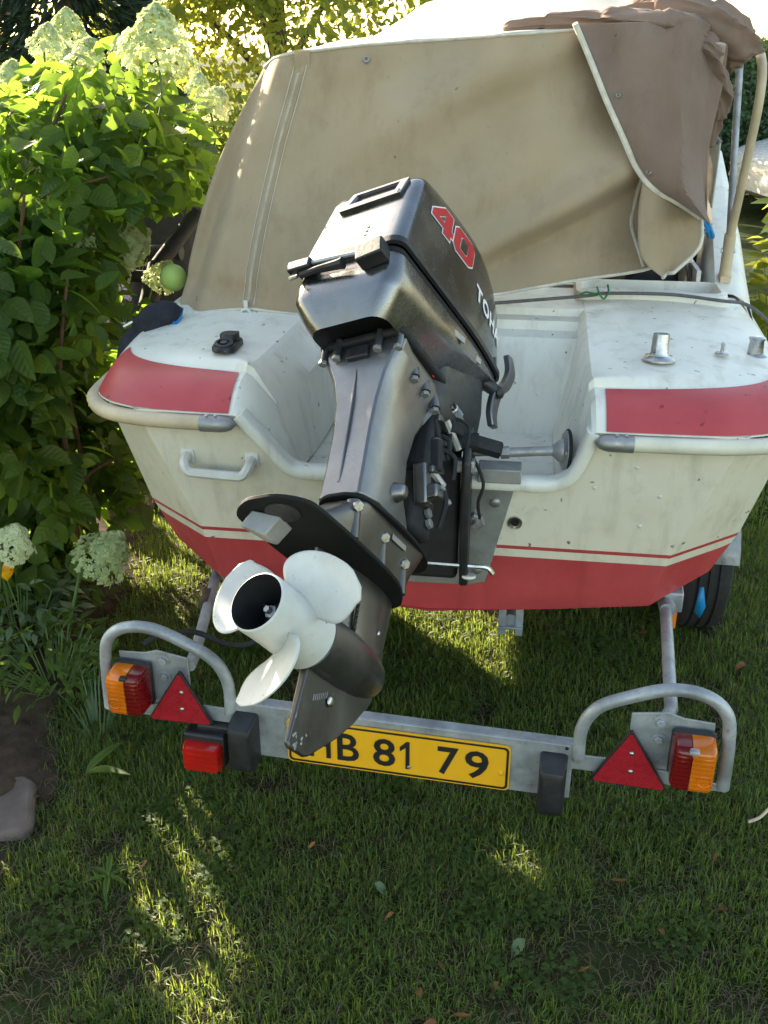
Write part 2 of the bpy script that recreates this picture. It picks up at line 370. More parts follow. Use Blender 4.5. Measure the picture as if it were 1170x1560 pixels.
def ground_mat():
    m, n, l, b = newmat('lawn_soil'); v = texco(n, l)
    g = ramp(n, l, nnoise(n, l, v, 9, 7, .7), [(.32, (.035, .030, .014)), (.5, (.040, .052, .015)), (.7, (.055, .080, .020))])
    l.new(g, b.inputs['Base Color']); b.inputs['Roughness'].default_value = .95; b.inputs['Specular IOR Level'].default_value = .1
    bump(n, l, nnoise(n, l, v, 60, 6, .7), .8, .02, b); return m
M['ground'] = ground_mat()
M['soil'] = simple('bed_soil', (.060, .042, .030), .95, var=.5, nscale=18, bst=1, bscale=50, spec=.1)
M['house'] = simple('house_brick_red', (.30, .13, .085), .8, var=.25, nscale=14, bst=.4)
M['wood'] = simple('eave_wood', (.26, .13, .07), .7, var=.2, nscale=10)
M['rooftile'] = simple('roof_tile', (.16, .075, .055), .7, var=.3, nscale=12)
M['carpaint'] = simple('white_car_paint', (.75, .75, .75), .25, coat=.6, var=.03)
M['carglass'] = simple('car_glass', (.012, .014, .016), .08)
M['tyre'] = simple('tyre_rubber', (.016, .016, .017), .8, var=.25, nscale=30, bst=.3, bscale=90)

# ------------------------------------------------------------------ frames
BO = Vector((0.115, 2.247, 0.0)); BYAW = R(-8.0)
BM = Matrix.Translation(BO) @ Matrix.Rotation(BYAW, 4, 'Z')          # boat frame (u starboard, v forward, z up)
MR = Matrix(((0.86312, 0.48606, 0.13782), (-0.38902, 0.46489, 0.79535), (0.32249, -0.73999, 0.59030)))
MT = Vector((-0.0840, 1.5650, 0.7200))
MM = Matrix.Translation(MT) @ MR.to_4x4()                            # motor frame (x starboard, y forward, z up along the leg)
TO = Vector((0.033, 1.791, 0.0)); TYAW = R(-12.0)
TM = Matrix.Translation(TO) @ Matrix.Rotation(TYAW, 4, 'Z')          # trailer light bar frame
B2T = TM.inverted() @ BM; B2M = MM.inverted() @ BM

# ------------------------------------------------------------------ ground
g = G(); n = 60; L = 60.0
xs = sorted(set([-120, -60, -30, -15, -8] + [round(-5 + .25 * i, 3) for i in range(41)] + [8, 15, 30, 60, 120]))
ys = sorted(set([-60, -20, -5] + [round(-1 + .25 * i, 3) for i in range(41)] + [12, 16, 24, 40, 80, 160]))
def gz(x, y): return .012 * nz(x, y, 0, 1.3) + .006 * nz(x, y, 3, 5) if abs(x) < 6 and -2 < y < 10 else 0.0
g.grid([[(x, y, gz(x, y)) for x in xs] for y in ys])
lawn = g.build('lawn_ground', M['ground'], smooth=60); tag(lawn, 'green lawn under the boat trailer reaching to the garden edge', 'lawn', kind='structure')
# planting bed on the left
bed_poly = [(-.98, 1.3), (-.90, 1.75), (-.84, 2.05), (-.93, 2.35), (-.90, 2.6), (-.90, 2.9), (-.86, 3.2), (-.92, 3.45), (-1.0, 4.3), (-1.05, 5.5)]
def bed_edge(y): return interp(y, [p[1] for p in bed_poly], [p[0] for p in bed_poly])
g = G(); P = []
for i in range(60):
    y = 1.3 + 4.2 * i / 59; e = bed_edge(y); row = []
    for j in range(30):
        x = e - 2.2 * (j / 29) ** 1.5
        row.append((x, y, gz(x, y) + .006 + .045 * sstep(0, .18, e - x) + .02 * nz(x, y, 1, 9) * sstep(0, .1, e - x)))
    P.append(row)
g.grid(P)
bed = g.build('planting_bed', M['soil'], smooth=60); tag(bed, 'dark soil planting bed along the left lawn edge', 'soil bed', kind='structure')

# ------------------------------------------------------------------ leaf scatter helper
def leaf_template(L_, W_, fold=.25, droop=.2, n=4):
    """pointed oval leaf along +Y, returns verts (n,3) and faces"""
    vs = []; fs = []
    for i in range(n + 1):
        t = i / n; wd = W_ * .5 * (math.sin(math.pi * (t ** .8)) ** .85 if 0 < t < 1 else 0.0)
        z = -droop * L_ * t * t
        if i in (0, n): vs.append((0, L_ * t, z))
        else: vs += [(-wd, L_ * t, z + fold * wd), (0, L_ * t, z), (wd, L_ * t, z + fold * wd)]
    idx = [[0]]
    k = 1
    for i in range(1, n): idx.append([k, k + 1, k + 2]); k += 3
    idx.append([k])
    a = idx[1]; fs += [(0, a[1], a[0]), (0, a[2], a[1])]
    for i in range(1, n - 1):
        a, b = idx[i], idx[i + 1]; fs += [(a[0], a[1], b[1], b[0]), (a[1], a[2], b[2], b[1])]
    a = idx[n - 1]; e = idx[n][0]; fs += [(a[0], a[1], e), (a[1], a[2], e)]
    return np.array(vs), fs
def frames(dirs, ups):
    """matrices with Y along dirs and Z near ups"""
    y = dirs / np.linalg.norm(dirs, axis=1, keepdims=True)
    x = np.cross(y, ups); x /= np.maximum(np.linalg.norm(x, axis=1, keepdims=True), 1e-6); z = np.cross(x, y)
    return np.stack([x, y, z], 2)
def scatter_mesh(name, tmpl, pos, mats, scl, mat, parent=None, tint=None):
    tv, tf = tmpl; N = len(pos); nv = len(tv)
    V = np.einsum('nij,vj->nvi', mats, tv) * scl[:, None, None] + pos[:, None, :]
    quads = [f for f in tf]; loops = []; starts = []; totals = []
    fl = np.concatenate([np.array(f) for f in tf]); ft = np.array([len(f) for f in tf])
    allv = (fl[None, :] + (np.arange(N) * nv)[:, None]).ravel()
    tot = np.tile(ft, N); st = np.concatenate([[0], np.cumsum(tot)[:-1]])
    me = bpy.data.meshes.new(name); me.vertices.add(N * nv); me.vertices.foreach_set('co', V.reshape(-1).astype(np.float32))
    me.loops.add(len(allv)); me.loops.foreach_set('vertex_index', allv.astype(np.int32))
    me.polygons.add(len(tot)); me.polygons.foreach_set('loop_start', st.astype(np.int32)); me.polygons.foreach_set('loop_total', tot.astype(np.int32))
    if tint is None: tint = rng.random(N)
    a = me.attributes.new('tint', 'FLOAT', 'POINT'); a.data.foreach_set('value', np.repeat(tint, nv).astype(np.float32))
    a2 = me.attributes.new('lc', 'FLOAT_VECTOR', 'POINT'); a2.data.foreach_set('vector', np.tile(tv, (N, 1)).reshape(-1).astype(np.float32))
    me.update(calc_edges=True); me.validate(); me.shade_smooth(); me.materials.append(mat)
    return link(name, me, parent)
def rand_dirs(N, zb=0.0):
    d = rng.normal(size=(N, 3)); d /= np.linalg.norm(d, axis=1, keepdims=True); d[:, 2] += zb; return d

# ------------------------------------------------------------------ background: trees, hedge, house, car
def limb_tree(root, base, top, r0, nl, crown_c, crown_r, mat):
    t = G(); base = Vector(base); top = Vector(top)
    pts = [base.lerp(top, k / 6) + Vector((.06 * nz(k, 1, base.x), .06 * nz(k, 2, base.x), 0)) * (k > 0) for k in range(7)]
    t.tube(pts, [r0 * (1 - .11 * k) for k in range(7)], 9)
    t.build('trunk', M['bark'], root)
    for i in range(nl):
        a = random.uniform(0, 6.28); h = random.uniform(.35, 1)
        s = base.lerp(top, h); e = Vector(crown_c) + Vector((math.cos(a) * crown_r[0] * .8, math.sin(a) * crown_r[1] * .8, random.uniform(-.5, .7) * crown_r[2]))
        mid = s.lerp(e, .5) + Vector((0, 0, .2))
        q = G().tube(smooth_path([s, mid, e], 4), [r0 * .32 * (1 - .09 * k) for k in range(9)], 6); q.build('limb', M['bark'], root)
def crown(root, name, blobs, N, lt, scl, mat, hollow=.45):
    pos = []; ups = []
    tot = sum(b[1][0] * b[1][1] * b[1][2] for b in blobs)
    for c, r in blobs:
        k = int(N * r[0] * r[1] * r[2] / tot)
        d = rand_dirs(k); rad = (rng.random(k) * (1 - hollow ** 3) + hollow ** 3) ** (1 / 3)
        pos.append(np.array(c) + d * rad[:, None] * np.array(r)); ups.append(d)
    pos = np.concatenate(pos); ups = np.concatenate(ups)
    # clump: keep where noise is high
    keep = np.array([noise.noise(Vector(p) * 1.9) + .45 * noise.noise(Vector(p) * 4.7) > -.12 for p in pos]); pos = pos[keep]; ups = ups[keep]
    inv = Matrix(root.matrix_world).inverted() if False else None
    pos = pos - np.array(root.location)
    up = ups * .5 + rng.normal(size=pos.shape) * .6; dr = rng.normal(size=pos.shape) * .8 + ups * .5; dr[:, 2] -= .3
    return scatter_mesh(name, lt, pos, frames(dr, up), scl * rng.uniform(.6, 1.25, len(pos)), mat, root)
LT = leaf_template(1.0, .55, .2, .15, 2)
def dtree(label, base, h, cr, nleaf, s, r0=.14, mat='tree_leaf', low=.3):
    root = empty('deciduous_tree', label, 'tree', base, group='trees behind the boat')
    b = Vector(base)
    limb_tree(root, (0, 0, 0), (0, 0, h * .8), r0, 9, (0, 0, h * .68), (cr, cr, h * .3), None)
    blobs = []
    for i in range(11):
        a = random.uniform(0, 6.28); rr = cr * math.sqrt(random.random()) * .75; zz = random.uniform(low, .95) * h
        k = random.uniform(.34, .55) * cr
        blobs.append(((b.x + math.cos(a) * rr, b.y + math.sin(a) * rr, zz), (k, k, k * .8)))
    crown(root, 'crown', blobs, nleaf, LT, s, M[mat]); return root
dtree('broad backlit green tree rising above the left canvas corner', (-1.05, 11.0, 0), 4.0, 1.9, 15000, .11, low=.28)
dtree('light green tree behind the top middle of the canvas', (.75, 13.5, 0), 4.6, 1.9, 14000, .12, low=.30)
dtree('tall thin crowned tree at the far left behind the conifer', (-3.2, 15.0, 0), 4.4, 1.9, 9000, .13, low=.25)
# shrubs that close the view under the trees
def shrub(label, base, r, nleaf, s, mat, group=None):
    root = empty('garden_shrub', label, 'shrub', base, group=group)
    b = Vector(base); st = G()
    for i in range(5):
        a = i * 1.25; st.tube([(0, 0, 0), (math.cos(a) * r[0] * .3, math.sin(a) * r[1] * .3, r[2] * .6), (math.cos(a) * r[0] * .6, math.sin(a) * r[1] * .6, r[2] * 1.3)], [.02, .015, .006], 5)
    st.build('stem', M['bark'], root)
    blobs = [((b.x + random.uniform(-.5, .5) * r[0], b.y + random.uniform(-.5, .5) * r[1], r[2] * random.uniform(.6, 1.35)), (r[0] * .6, r[1] * .6, r[2] * .6)) for _ in range(7)]
    crown(root, 'crown', blobs, nleaf, LT, s, M[mat], .3); return root
shrub('sunlit yellow green shrub between the hydrangea and the canvas', (-1.55, 8.2, 0), (.9, .7, .85), 5000, .085, 'tree_leaf')
shrub('round green shrub beneath the broad backlit tree', (-.2, 9.4, 0), (1.0, .7, .8), 4000, .09, 'tree_leaf')
shrub('dark leafy shrub at the foot of the conifer', (-2.9, 7.2, 0), (.9, .7, .75), 4000, .09, 'hedge')
# dark conifer
root = empty('conifer_tree', 'tall dark green conifer behind the hydrangea flowers', 'tree', (-2.15, 7.6, 0))
G().tube([(0, 0, 0), (0, 0, 2), (0, 0, 3.3)], [.12, .08, .02], 9).build('trunk', M['bark'], root)
pos = []; dr = []
for i in range(15000):
    h = random.random() ** .8 * 3.2; rr = (.22 + .62 * (1 - h / 3.3)) * math.sqrt(random.uniform(.35, 1)); a = random.uniform(0, 6.28)
    rr *= 1 + .25 * math.sin(a * 5 + h * 2)
    pos.append((math.cos(a) * rr, math.sin(a) * rr, .15 + h)); dr.append((math.cos(a) * .7, math.sin(a) * .7, -.7 + .8 * random.random()))
pos = np.array(pos); dr = np.array(dr)
scatter_mesh('crown', leaf_template(1, .16, .1, .2, 2), pos, frames(dr, rng.normal(size=pos.shape)), rng.uniform(.09, .2, len(pos)), M['conifer'], root)
# hedge on the right, a clipped block
root = empty('clipped_hedge', 'clipped green hedge at the far right behind the white car', 'hedge', (6.3, 13.2, 0))
pos = []; nr = []
for i in range(26000):
    x = random.uniform(-3.6, 3.6); k = random.random()
    if k < .62: p = (x, -.5 + .1 * random.random() + .07 * nz(x * 3, k * 20), random.uniform(0, 1.75)); q = (0, -1, .2)
    elif k < .9: p = (x, random.uniform(-.5, .5), 1.66 + .14 * random.random()); q = (0, -.2, 1)
    else: p = (-3.6 + .12 * random.random(), random.uniform(-.5, .5), random.uniform(0, 1.75)); q = (-1, 0, .2)
    pos.append(p); nr.append(q)
pos = np.array(pos); nr = np.array(nr) + rng.normal(size=pos.shape) * .45
scatter_mesh('foliage', LT, pos, frames(np.cross(nr, rng.normal(size=pos.shape)), nr), rng.uniform(.05, .085, len(pos)), M['hedge'], root)
for k in range(9): G().tube([(-3.2 + .8 * k, 0, 0), (-3.2 + .8 * k, .05, 1.3)], .03, 6).build('stem', M['bark'], root)
st = G().box((0, .05, .85), (7.0, .6, 1.6)); st.build('twig_core', M['conifer'], root, bevel=.1)
# house at the upper left corner
root = empty('brick_house', 'red brick house with wooden eave in the upper left corner', 'house', (-6.9, 10.6, 0), R(18))
G().box((0, 1.5, 1.05), (6, 3, 2.1)).build('wall', M['house'], root)
rf = G(); rf.add([(-3.3, -.55, 2.05), (3.3, -.55, 2.05), (3.3, 1.6, 2.8), (-3.3, 1.6, 2.8), (-3.3, -.55, 2.13), (3.3, -.55, 2.13), (3.3, 1.6, 2.88), (-3.3, 1.6, 2.88)], [(0, 1, 2, 3), (4, 7, 6, 5), (0, 4, 5, 1), (3, 2, 6, 7), (0, 3, 7, 4), (1, 5, 6, 2)])
rf.build('roof', M['rooftile'], root)
G().box((0, -.575, 2.08), (6.6, .04, .2)).build('eave_board', M['wood'], root)
G().tube([(-3.3, -.65, 2.03), (3.3, -.65, 2.01)], .055, 8).build('gutter', M['wood'], root)
for k in range(3):
    wn_ = G().box((-2 + 2 * k, -.01, 1.35), (1.0, .06, 1.1)).build('window', M['white_plastic'], root, bevel=.01)
    G().box((-2 + 2 * k, -.045, 1.35), (.84, .02, .94)).build('pane', M['carglass'], wn_)
# white car, only its rear corner shows at the right edge
root = empty('parked_car', 'white car parked before the hedge at the right edge', 'car', (6.0, 11.5, 0), R(96)); root.scale = (1, 1, .9)
prof = [(-.85, .28, .80), (-.86, .55, .84), (-.84, .86, .80), (-.70, .92, .74), (-.60, 1.30, .62), (-.45, 1.42, .56), (0, 1.46, .55), (.45, 1.42, .56)]
def car_ring(y, hw, pts): return [(x * hw, y, z) for x, z in pts]
secs = [(-2.0, .80, .78, .80), (-1.85, .84, .98, 1.0), (-1.5, .86, 1.38, 1.0), (-.6, .87, 1.46, 1), (.4, .87, 1.42, 1), (1.05, .86, 1.0, 1), (1.9, .84, .86, 1), (2.1, .76, .70, 1)]
rings = []
for y, hw, top, _ in secs:
    belt = min(.9, top - .02); rf_ = .72 if top > 1.1 else .93
    half = [(hw * .92, .25), (hw, .45), (hw, belt - .12), (hw * .97, belt), (hw * rf_, top - .06), (hw * rf_ * .85, top)]
    rings.append([(x, y, z) for x, z in half] + [(-x, y, z) for x, z in half[::-1]])
G().loft(rings, True, True, True).build('body', M['carpaint'], root, smooth=50, subsurf=1)
for s in (-1, 1):
    G().add([(s * .862, -1.35, .93), (s * .868, .55, .93), (s * .70, .35, 1.36), (s * .70, -1.25, 1.36)], [(0, 1, 2, 3)]).build('side_window', M['carglass'], root, solid=.01)
    for y in (-1.25, 1.3):
        wh = G().lathe([(.12, -.02), (.30, -.02), (.32, .02), (.32, .16), (.30, .19), (.12, .19)], (s * .70 - .085, y, .32), (1, 0, 0), 24, True, True).build('wheel', M['tyre'], root)
        G().lathe([(.02, 0), (.2, 0), (.2, .02)], (s * .70 + s * .11 - (.02 if s < 0 else 0), y, .32), (1, 0, 0), 20, True, True).build('rim', M['galv'], wh)
G().add([(-.56, -1.83, 1.0), (.56, -1.83, 1.0), (.50, -1.56, 1.36), (-.50, -1.56, 1.36)], [(0, 1, 2, 3)]).build('rear_window', M['carglass'], root, solid=.01)
for s in (-1, 1): G().box((s * .68, -1.93, .78), (.2, .08, .2)).build('tail_light', M['redlens'], root, bevel=.02)
G().box((0, -2.0, .45), (1.5, .12, .18)).build('bumper', M['black'], root, bevel=.03)

# ================================================================== MOTORBOAT
boat = empty('motorboat', 'white and red motorboat standing stern first on its trailer', 'boat', mat=BM)
RK = .176
def tv(z): return -RK * (z - .5)
# notch in the transom for the motor well (u, z)
NR = [(.375, .965), (.366, .93), (.352, .885), (.332, .845), (.300, .822), (.26, .815)]
NL = [(-.30, .815), (-.335, .824), (-.362, .85), (-.395, .895), (-.425, .93), (-.452, .965)]
center = [(-.55, .478), (-.30, .444), (0, .420), (.30, .444), (.55, .478), (.583, .637), (.69, .93), (.70, .965)] + NR + NL + [(-.70, .965), (-.69, .93), (-.583, .637)]
g = G(); g.add([(u, tv(z), z) for u, z in center], [tuple(range(len(center)))])
OUT = [(.712, .145, .512), (.768, .130, .637), (.845, .090, .93), (.852, .085, .965)]
INN = [(.55, tv(.478), .478), (.583, tv(.637), .637), (.69, tv(.93), .93), (.70, tv(.965), .965)]
side_st = [(.5, .735, .868, .955), (1.4, .75, .90, .97), (2.4, .62, .83, 1.0), (3.3, .36, .60, 1.06), (4.0, .05, .18, 1.14), (4.15, .02, .03, 1.16)]
for s in (1, -1):
    m = lambda p: (s * p[0], p[1], p[2])
    rows = [[m(p) for p in INN], [m(p) for p in OUT]]
    for v, uc, ug, zg in side_st:
        zc = .505 + max(0, v - 1.5) * .08
        rows.append([m((uc, v, zc)), m((lerp(uc, ug, .35), v, lerp(zc, zg, .3))), m((ug - .01, v, zg - .03)), m((ug, v, zg))])
    g.loft(rows, False)
    bot = [[m((0, 0, .420) if i == 0 else q) for i, q in enumerate([(0, tv(.42), .42), (.30, tv(.444), .444), (.55, tv(.478), .478)])]]
    bot.append([m((0, .115, .41)), m((.33, .115, .45)), m(OUT[0])])
    for v, uc, ug, zg in side_st:
        zc = .505 + max(0, v - 1.5) * .08
        bot.append([m((0, v, .40 + max(0, v - 2) * .05)), m((uc * .5, v, lerp(.42 + max(0, v - 2) * .05, zc, .5))), m((uc, v, zc))])
    g.loft(bot, False)
g.build('hull', M['hull'], boat, smooth=18)

# ---- deck: rail line A, band-top line Bt, inner edge
def deck_lines(s):
    e = .365 if s > 0 else .452
    A = [(e + .01, -.088), (.50, -.088), (.66, -.080), (.76, -.048), (.822, .005), (.852, .085), (.868, .30), (.877, .5), (.885, .8)]
    Bt = [(e + .005, .028), (.50, .040), (.62, .062), (.71, .092), (.772, .138), (.802, .21), (.812, .33), (.812, .5), (.805, .8)]
    f = (lambda v: .365 + .0 * v) if s > 0 else (lambda v: interp(v, [0, .42], [.452, .395]))
    vi = [.035, .06, .09, .14, .2, .28, .38, .52, .8]
    return A, Bt, [(f(v), v) for v in vi]
def dz(v): return 1.034 + .045 * sstep(-.05, .7, v)
for s in (1, -1):
    A, Bt, I = deck_lines(s)
    def pl(L_, zf, off=0): return [Vector((s * u, v, zf(i))) for i, (u, v) in enumerate(L_)]
    Ap = smooth_path(pl(A, lambda i: .962), 4); Bp = smooth_path([Vector((s * u, v, dz(v) - .004)) for u, v in Bt], 4)
    Ip = smooth_path([Vector((s * u, v, dz(v) + .012)) for u, v in I], 4)
    rows = []
    n_ = len(Ap)
    for i in range(n_):
        row = []
        for k in range(7):                      # rounded flank from rail to deck edge
            t = k / 6; p = Ap[i].lerp(Bp[i], t); nrm = Vector((0, 0, 1)) * .016 * math.sin(math.pi * t); row.append(p + nrm)
        for k in range(1, 9):
            t = k / 8; p = Bp[i].lerp(Ip[i], t); p = p + Vector((0, 0, .012 * math.sin(math.pi * t))); row.append(p)
        rows.append(row)
    drows = rows
    dk = G().grid(rows).build('aft_deck', M['deck'], boat, smooth=50)
    # red band laid on the flank
    rows2 = []
    i1 = n_ - 1
    for i in range(0, i1):
        if abs(Ap[i].x) < (.385 if s > 0 else .468) or Ap[i].y > .075: continue
        row = []
        for k in range(9):
            t = .015 + .90 * k / 8; p = Ap[i].lerp(Bp[i], t) + Vector((0, 0, .016 * math.sin(math.pi * t)))
            d = (Ap[i] - Bp[i]); d.z = 0; d.normalize(); row.append(p + (d * .6 + Vector((0, 0, .8))) * .003)
        rows2.append(row)
    G().grid(rows2).build('red_band', M['red'], boat, smooth=60)
    # rub rail
    rp = smooth_path([Vector((s * (u + (.012 if i > 2 else 0)), v - (.012 if i < 4 else .0), .945)) for i, (u, v) in enumerate(A)] + [(s * .905, 1.4, .955), (s * .84, 2.4, .985), (s * .61, 3.3, 1.045), (s * .20, 4.0, 1.125)], 5)
    rp = [p for p in rp if abs(p.x) > (.40 if s > 0 else .475) or p.y > 1]
    sec = [(0.0, .0165), (.011, .016), (.018, .010), (.0205, 0), (.018, -.010), (.011, -.016), (0, -.0165), (-.012, -.014), (-.012, .014)]
    rings = []
    for i, p in enumerate(rp):
        t = (rp[min(i + 1, len(rp) - 1)] - rp[max(i - 1, 0)]).normalized(); o_ = t.cross(Vector((0, 0, 1))) * s; o_.normalize()
        rings.append([p + o_ * a + Vector((0, 0, b)) for a, b in sec])
    rl = G().loft(rings, True, True, True).build('rub_rail', M['rail'] if s < 0 else M['rail_pale'], boat, smooth=60)
    # metal end cap
    e0 = .372 if s > 0 else .450; e1 = e0 + .085; rings = []
    for k in range(9):
        t = k / 8; u = lerp(e0, e1, t); f = math.sqrt(max(0.02, 1 - (1 - min(1, t / .45)) ** 2)) * 1.09
        rings.append([(s * u, -.1015 - a * f, .945 + b * f) for a, b in sec])
    cp = G().loft(rings, True, True, True).build('end_cap', M['dullmetal'], rl, smooth=70)
    for k in (.55, .8): G().lathe([(.004, 0), (.004, .002), (.002, .003)], (s * lerp(e0, e1, k), -.108, .9655), (0, -.3, 1), 8, False, True).build('screw', M['chrome'], rl)
    # side deck and coaming further forward
    rows = []
    for v, ug, zg, z1 in [(.8, .885, .962, 1.085), (1.0, .905, .965, 1.14), (1.3, .93, .975, 1.23), (1.8, .945, .99, 1.40), (2.4, .90, 1.0, 1.50)]:
        h_ = z1 - zg; rows.append([Vector((s * a, v, b)) for a, b in [(ug, zg), (ug - .015, zg + h_ * .35), (ug - .035, zg + h_ * .75), (ug - .06, z1 - .012), (ug - .085, z1), (ug - .135, z1 + .004), (ug - .15, z1 - .015), (ug - .16, zg - .25)]])
    G().grid(rows).build('side_deck', M['deck'], boat, smooth=40)
    # the well side wall
    if s > 0:
        top = [(.375, -.088, .962), (.370, -.03, 1.012), (.366, .032, 1.045), (.366, .15, dz(.15) + .012), (.366, .3, dz(.3) + .012), (.366, .5, dz(.5) + .012), (.366, .8, dz(.8) + .012)]
        mid = [(.358, tv(.90), .905), (.345, .0, .93), (.340, .05, .94), (.336, .15, .94), (.332, .3, .94), (.332, .5, .98), (.332, .8, 1.0)]
        low = [(.312, tv(.825), .826), (.300, .02, .80), (.298, .06, .795), (.296, .15, .79), (.296, .3, .79), (.296, .5, .80), (.296, .8, .8)]
    else:
        top = [(-.452, -.088, .962), (-.452, -.03, 1.012), (-.452, .035, 1.045), (-.438, .15, dz(.15) + .012), (-.415, .3, dz(.3) + .012), (-.392, .5, dz(.5) + .012), (-.39, .8, dz(.8) + .012)]
        mid = [(-.420, tv(.925), .926), (-.395, -.02, .945), (-.380, .05, .96), (-.350, .15, .975), (-.325, .3, .99), (-.315, .5, 1.0), (-.31, .8, 1.0)]
        low = [(-.345, tv(.828), .828), (-.325, .0, .80), (-.320, .06, .795), (-.315, .15, .79), (-.310, .3, .79), (-.306, .5, .8), (-.306, .8, .8)]
    edge_ = [Vector(q) for q in drows[0][:11]] + [Vector(drows[i][-1]) for i in range(1, n_)]
    def along(L_, v): ys_ = [q[1] for q in L_]; return Vector((interp(v, ys_, [q[0] for q in L_]), max(v, ys_[0]), interp(v, ys_, [q[2] for q in L_])))
    vmx = 9; mid = [along(mid, q.y) for q in edge_]; low = [along(low, q.y) for q in edge_]; top = edge_
    rows = []
    for L_ in (top, [Vector(a).lerp(Vector(b), .12) + Vector((-s * .008, 0, 0)) for a, b in zip(top, mid)], mid, [Vector(a).lerp(Vector(b), .75) + Vector((0, 0, 0)) for a, b in zip(mid, low)], low):
        rows.append(list(L_))
    G().grid(rows).build('well_side_wall', M['deck'], boat, smooth=35)
# well floor, rolled transom lip, back wall with ledge
g = G(); g.grid([[(-.40, -.05, .79), (.36, -.05, .79)], [(-.40, .42, .785), (.36, .42, .785)]]); g.build('well_floor', M['deck'], boat)
path = NR[::-1]; pts = [(u, tv(z) - .006, z - .006) for u, z in NL[::-1]] + [(u, tv(.815) - .006, .809) for u in (-.26, -.15, 0, .12, .22)] + [(u, tv(z) - .006, z - .006) for u, z in NR[::-1]]
pts = smooth_path(pts, 4); rings = []
sec = [(-.013, .010), (-.006, .018), (.03, .020), (.05, .012), (.05, -.004), (.0, -.010), (-.006, -.020), (-.013, -.014)]     # (forward, outward from the opening)
for i, p in enumerate(pts):
    t = (pts[min(i + 1, len(pts) - 1)] - pts[max(i - 1, 0)]).normalized(); up = Vector((-t.z, 0, t.x)); up.normalize()
    if up.z < 0: up = -up
    rings.append([p + Vector((0, a * .85, 0)) + up * (b * .78 + .006) for a, b in sec])
G().loft(rings, True, True, True).build('transom_lip', M['deck'], boat, smooth=60)
rows = [[(u, v, z) for u in (-.46, -.2, .1, .40)] for v, z in [(.36, .785), (.375, .84), (.44, 1.015), (.447, 1.03)]]
G().grid(rows).build('well_back_wall', M['deck'], boat, smooth=40)
rows = [[(u, v, z) for u in (-.46, -.2, .1, .385)] for v, z in [(.447, 1.03), (.50, 1.038), (.505, 1.062), (.55, 1.066), (.555, 1.085), (.80, 1.09)]]
G().grid(rows).build('ledge', M['deck'], boat, smooth=30)
G().grid([[(-.40, -.035, .78), (.36, -.035, .78)], [(-.40, -.035, .822), (.36, -.035, .822)]]).build('well_front_wall', M['deck'], boat)
# raised tray lip behind the starboard deck
g = G()
ring0 = fillet([(.345, .70), (.345, .86), (.74, .86), (.74, .70)], .03); 
def rr_(u0, u1, v0, v1, r): return [(lerp(u0, u1, .5) + x, lerp(v0, v1, .5) + y) for x, y in rrect((u1 - u0) / 2, -(v1 - v0) / 2, (v1 - v0) / 2, r)]
o0 = rr_(.335, .775, .655, .86, .03); o1 = rr_(.345, .765, .665, .85, .03); i1 = rr_(.36, .75, .68, .835, .03); i0 = rr_(.372, .738, .692, .82, .03)
g.loft([[(x, y, 1.06) for x, y in o0], [(x, y, 1.108) for x, y in o1], [(x, y, 1.112) for x, y in i1], [(x, y, 1.085) for x, y in i0]], True, False, True)
g.build('tray', M['deck'], boat, smooth=40)

# fittings -------------------------------------------------------------
zb = lambda v: dz(v) + .02
hd = fillet([(-.588, tv(.845) - .003, .846), (-.588, tv(.84) - .038, .840), (-.578, tv(.82) - .046, .818), (-.442, tv(.82) - .046, .812), (-.428, tv(.84) - .038, .836), (-.428, tv(.845) - .003, .842)], .016)
h = G().tube(hd, [.0125] * len(hd), 8).build('grab_handle', M['white_plastic'], boat, smooth=40)
for u in (-.588, -.428): G().box((u, tv(.843) - .003, .843), (.034, .006, .036)).build('foot', M['white_plastic'], h, bevel=.003)
# cam cleat
cl = G(); c0 = Vector((-.53, .135, zb(.135)))
cl.loft([[c0 + Vector((x * k, y * k, z)) for x, y in rrect(.030, -.058, .058, .026)] for k, z in ((1, 0), (1, .010), (.93, .014))], True, True, True)
cl = cl.build('cam_cleat', M['black'], boat, smooth=45)
G().lathe([(.025, 0), (.025, .014), (.021, .019), (.010, .019)], c0 + Vector((0, .022, .012)), (0, 0, 1), 20, False, True).build('upper_jaw', M['black'], cl, smooth=50)
G().box(c0 + Vector((.0, .052, .022)), (.03, .02, .009)).build('jaw_tab', M['black'], cl, bevel=.003)
G().lathe([(.023, 0), (.023, .008), (.016, .010), (.014, .004), (.009, .004), (.008, .010), (.003, .010)], c0 + Vector((0, -.030, .013)), (0, -.25, 1), 20, False, True).build('roller', M['black'], cl, smooth=50)
# rod holder
c0 = Vector((.525, .165, zb(.165) - .002)); ax = Vector((0.02, .10, 1)).normalized()
g = G(); g.lathe([(q_ * .86, h_ * .92) for q_, h_ in [(.046, 0), (.046, .004), (.040, .009), (.028, .014), (.024, .022), (.0235, .062), (.0215, .070), (.0175, .070), (.016, .04)]], c0, ax, 28, True, True)
rh = g.build('rod_holder', M['chrome'], boat, smooth=40)
G().lathe([(.0132, 0), (.0132, .002)], c0 + ax * .040, ax, 16, True, True).build('bore', M['darkvoid'], rh)
for a in (0.4, 2.5, 4.6): G().lathe([(.005, 0), (.005, .002), (.002, .003)], c0 + Vector((math.cos(a) * .031, math.sin(a) * .031, .008)), (0, 0, 1), 8, False, True).build('screw', M['dullmetal'], rh)
